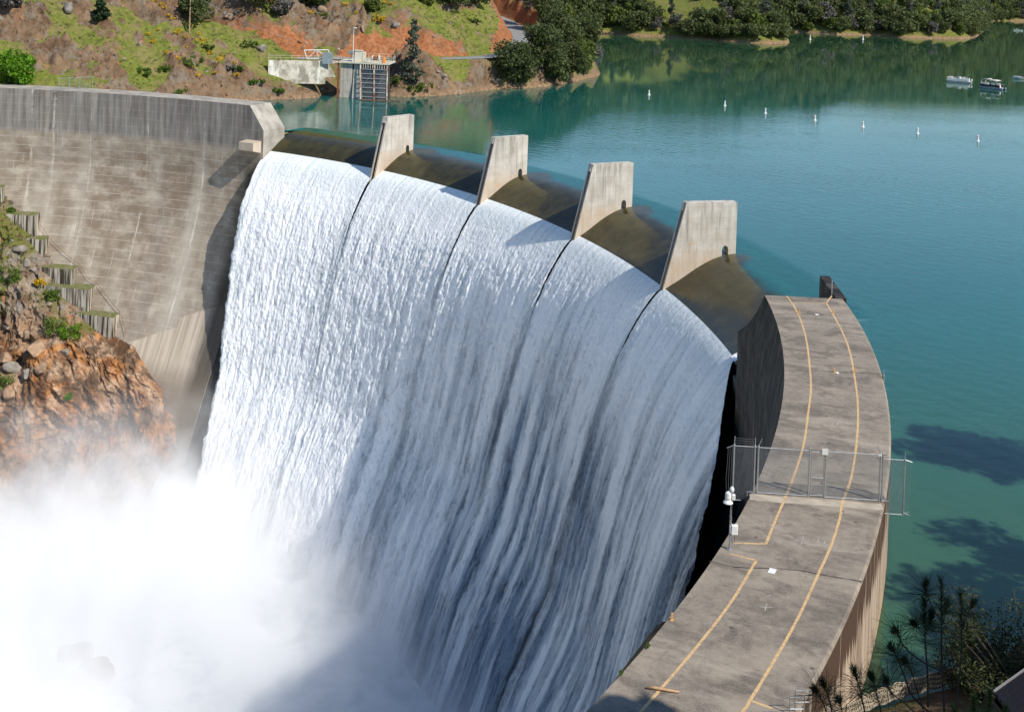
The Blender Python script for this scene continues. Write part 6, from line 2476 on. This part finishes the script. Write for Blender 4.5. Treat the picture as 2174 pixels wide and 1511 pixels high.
# dark twiggy bushes by the water
for k, (px, py, wd, lab, n) in enumerate([(2130, 1335, 5.0, 'large dark twiggy bush at the water on the right edge', 1000), (2095, 1400, 3.2, 'dark leafy bush below the twiggy one, above the perforated edging', 1500), (2200, 1370, 5.5, 'dark bush half out of frame at the right edge', 1600)]):
    P0 = at_y(px, py + 40, 55 - 2 * k)
    zb = bank_z(P0.x, P0.y)
    rs2 = np.random.RandomState(600 + k)
    t = thing('bush', lab, 'bush', (P0.x, P0.y, zb), 0, 'bushes on the near bank')
    hgt = max(2.2, P0.z - zb + 1.6)
    bl = [(rs2.uniform(-.5, .5) * wd, rs2.uniform(-.4, .4) * wd, hgt * rs2.uniform(.25, .9), wd * .17, wd * .17, wd * .15) for _ in range(22)]
    V, F, ti = leaf_cloud(rs2, bl, n * 3, .075, .45, .2)
    tri_mesh('foliage', V, F, mat_leaf('dark_bush_leaves', (0.02, 0.027, 0.01), (0.06, 0.075, 0.02), .2), t, {'tint': ti * .7})
    mb = MB()
    for i in range(46):
        b = bl[rs2.randint(len(bl))]
        d = Vector(b[:3]) * rs2.uniform(1.0, 1.28) + Vector(rs2.normal(size=3)) * .25
        mb.tube([(d.x * .12, d.y * .12, 0), (d.x * .55, d.y * .5, d.z * .55), tuple(d)], [.035, .022, .006], 4)
    mb.build('branches', plain('bush_twig', (0.1, 0.07, 0.055), .9), t, local=True)

# perforated pale edging along the bank
EP = [at_z(x, y, .9) for x, y in ((1790, 1530), (1830, 1507), (1880, 1488), (1930, 1473), (1985, 1458), (2040, 1443), (2085, 1429), (2116, 1418))]
sm = []
for i in range(len(EP) - 1):
    for k in range(10):
        sm.append(EP[i].lerp(EP[i + 1], k / 10))
sm.append(EP[-1])
mb = MB()
L_acc = 0.0
hh = .82
nrow = 7
for i in range(len(sm) - 1):
    p, q = sm[i], sm[i + 1]
    sg = (q - p)
    ln_ = sg.length
    dx_ = sg.normalized()
    nn = Vector((dx_.y, -dx_.x, 0)) * .05
    m_ = max(1, int(round(ln_ / .25)))
    for a in range(m_):
        p0 = p + sg * (a / m_)
        p1 = p + sg * ((a + 1) / m_)
        wob = .05 * math.sin((L_acc + a) * .9)
        for r in range(nrow):
            z0, z1 = -.05 + hh * r / nrow, -.05 + hh * (r + 1) / nrow
            if r in (1, 3, 5):
                # a row with square holes
                a0, a1 = p0, p0.lerp(p1, .45)
            else:
                a0, a1 = p0, p1
            up_ = Vector((0, 0, 1)) + nn.normalized() * .18
            mb.prism([a0 + up_ * (z0 + wob), a1 + up_ * (z0 + wob), a1 + up_ * (z1 + wob), a0 + up_ * (z1 + wob)], nn)
    L_acc += m_
o = mb.build('perforated_edging', plain('weathered_pale_edging', (0.46, 0.39, 0.3), .9, var=.35, scale=1.0), None, EP[3])
tag(o, 'pale perforated edging strip curving along the near bank', 'edging')

# dark metal roof at the lower right corner
c0 = at_y(2106, 1470, 40)
c1 = at_y(2190, 1410, 46)
c2 = at_y(2320, 1560, 44)
c3 = at_y(2236, 1640, 38)
sh_ = thing('shed', 'dark ribbed metal shed roof in the bottom right corner', 'shed', c0)
nrm = (c1 - c0).cross(c3 - c0).normalized()
if nrm.z < 0: nrm = -nrm
mb = MB()
mb.prism([c0, c1, c1 + (c3 - c0), c3], nrm * .06)
e_u, e_v = (c3 - c0), (c1 - c0)
for i in range(1, 16):
    f = i / 16
    a = c0 + e_u * f + nrm * .062
    wv_ = e_u.normalized() * .04
    mb.prism([a - wv_, a + wv_, a + wv_ + e_v, a - wv_ + e_v], nrm * .04)
mb.build('roof', plain('dark_blue_metal', (0.008, 0.008, 0.013), .75, 0.0, spec=.08), sh_)
mb = MB()
mb.tube([c0 + nrm * .05, c1 + nrm * .05], .045, 6)
mb.build('ridge_trim', plain('grey_trim', (0.3, 0.27, 0.27), .4, .4), sh_)
mb = MB()
zfl = min(c0.z, c1.z, c3.z) - 3.5
A4 = [c0.lerp(c3, .06) - nrm * .1, c1.lerp(c1 + e_u, .06) - nrm * .1, (c1 + e_u).lerp(c1, .06) - nrm * .1, c3.lerp(c0, .06) - nrm * .1]
mb.add([Vector((p.x, p.y, zfl)) for p in A4] + A4, [(0, 1, 5, 4), (1, 2, 6, 5), (2, 3, 7, 6), (3, 0, 4, 7)])
mb.build('wall', plain('dark_shed_boards', (0.06, 0.05, 0.045), .9), sh_)

# trees standing beside and behind the viewpoint; their shade falls into the picture
def shade_tree(tx, ty, tz, up_m, lab, w_=7.0, kind='oak', mat=None, h=None, n=2600):
    """a tree whose crown shades the ground point (tx, ty, tz): stand it along the line to the sun"""
    t_ = up_m / math.sin(SUN_EL)
    c = Vector((tx, ty, tz)) + sun_dir * t_
    zb = bank_z(c.x, c.y)
    hh_ = max(5.0, (c.z - zb) + w_ * .45)
    tr = make_tree('pine_tree' if kind == 'pine' else 'oak_tree', lab, 'tree', 700 + int(abs(tx * 3 + ty)), hh_, w_, max(.8, hh_ - w_ * 1.3), 26, n, .34, mat or M_OAK, kind, trunk_r=.3)
    tr.location = (c.x, c.y, zb - .3)
    return tr, c


for k, (px, py, z, up_m, wv_, lab) in enumerate([(2030, 955, 0, 26, 8.0, 'oak right of the viewpoint whose shade lies on the lake beyond the gate'), (2150, 975, 0, 27, 9.0, 'oak right of the viewpoint shading the lake at the frame edge'),
                                                 (2160, 1190, 0, 22, 9.0, 'oak on the near slope shading the water by the bushes'), (2120, 1290, 0, 20, 9.0, 'oak on the near slope shading the bushes'),
                                                 (2125, 1385, 1, 19, 8.0, 'oak on the near slope shading the pale edging'), (2200, 1460, 2, 17, 9.0, 'oak on the near slope above the shed'),
                                                 (1325, 1520, Z_R, 22, 2.8, 'tree behind the viewpoint shading the bottom of the walkway'), (2000, 1420, 27.0, 7.5, 4.6, 'small oak right behind the viewpoint shading the pine saplings')]):
    P0 = at_z(px, py, z) if z < 20 else at_y(px, py, 9.5)
    tr, c = shade_tree(P0.x, P0.y, P0.z, up_m, lab, wv_)

# ================================================================== SPRAY
def mat_mist():
    t = NT('spray_mist')
    t.t.nodes.remove(t.b)
    p = t.pos()
    x, y, z = t.sep(p)
    warp = t.noise(t.mapping(p, (.05, .05, .07)), 1.0, 3, .55)
    fine = t.noise(t.mapping(p, (.16, .16, .12)), 1.0, 4, .6)
    # top of the spray: high at the far left foot of the fall, lower towards the near right
    top = t.mr(x, -62, -4, -46.0, -51.0)
    hump = t.math('MULTIPLY', t.mr(t.math('ABSOLUTE', t.math('ADD', x, 46)), 30, 0, 0, 1, True), t.mr(y, 165, 198, 0, 1, True))
    top = t.math('ADD', top, t.math('MULTIPLY', hump, 4.5))
    top = t.math('ADD', top, t.math('MULTIPLY', t.mr(y, 165, 135, 0, 1, True), t.mr(x, -35, -60, 0, 3.5, True)))
    top = t.math('ADD', top, t.math('MULTIPLY', t.math('SUBTRACT', warp, .5), 20))
    top = t.math('ADD', top, t.math('MULTIPLY', t.math('SUBTRACT', fine, .5), 10))
    dep = t.mr(t.math('SUBTRACT', top, z), -11.0, 13.0, 0, 1)
    dep = t.math('POWER', dep, 3.6)
    wisp = t.noise(t.mapping(p, (.3, .3, .2), (4, 2, 1)), 1.0, 5, .65, .4)
    d = t.math('MULTIPLY', dep, t.math('MULTIPLY', t.mr(fine, .3, .65, .3, 1.0), t.mr(wisp, .3, .7, .35, 1.3)))
    vol = t.n('ShaderNodeVolumePrincipled')
    vol.inputs['Color'].default_value = (.985, .985, .985, 1)
    vol.inputs['Anisotropy'].default_value = 0.0
    t.t.links.new(t.math('MULTIPLY', d, .75), vol.inputs['Density'])
    t.t.links.new(vol.outputs[0], t.out.inputs['Volume'])
    return t.m


mb = MB()
mb.prism([(-150, 60, RIVER - .5), (30, 60, RIVER - .5), (30, 130, RIVER - .5), (-15, 216, RIVER - .5), (-60, 226, RIVER - .5), (-150, 226, RIVER - .5)], Vector((0, 0, 36)))
o = mb.build('spray_mist', mat_mist())
tag(o, 'white cloud of spray billowing up from the foot of the fall', 'mist', kind='stuff')
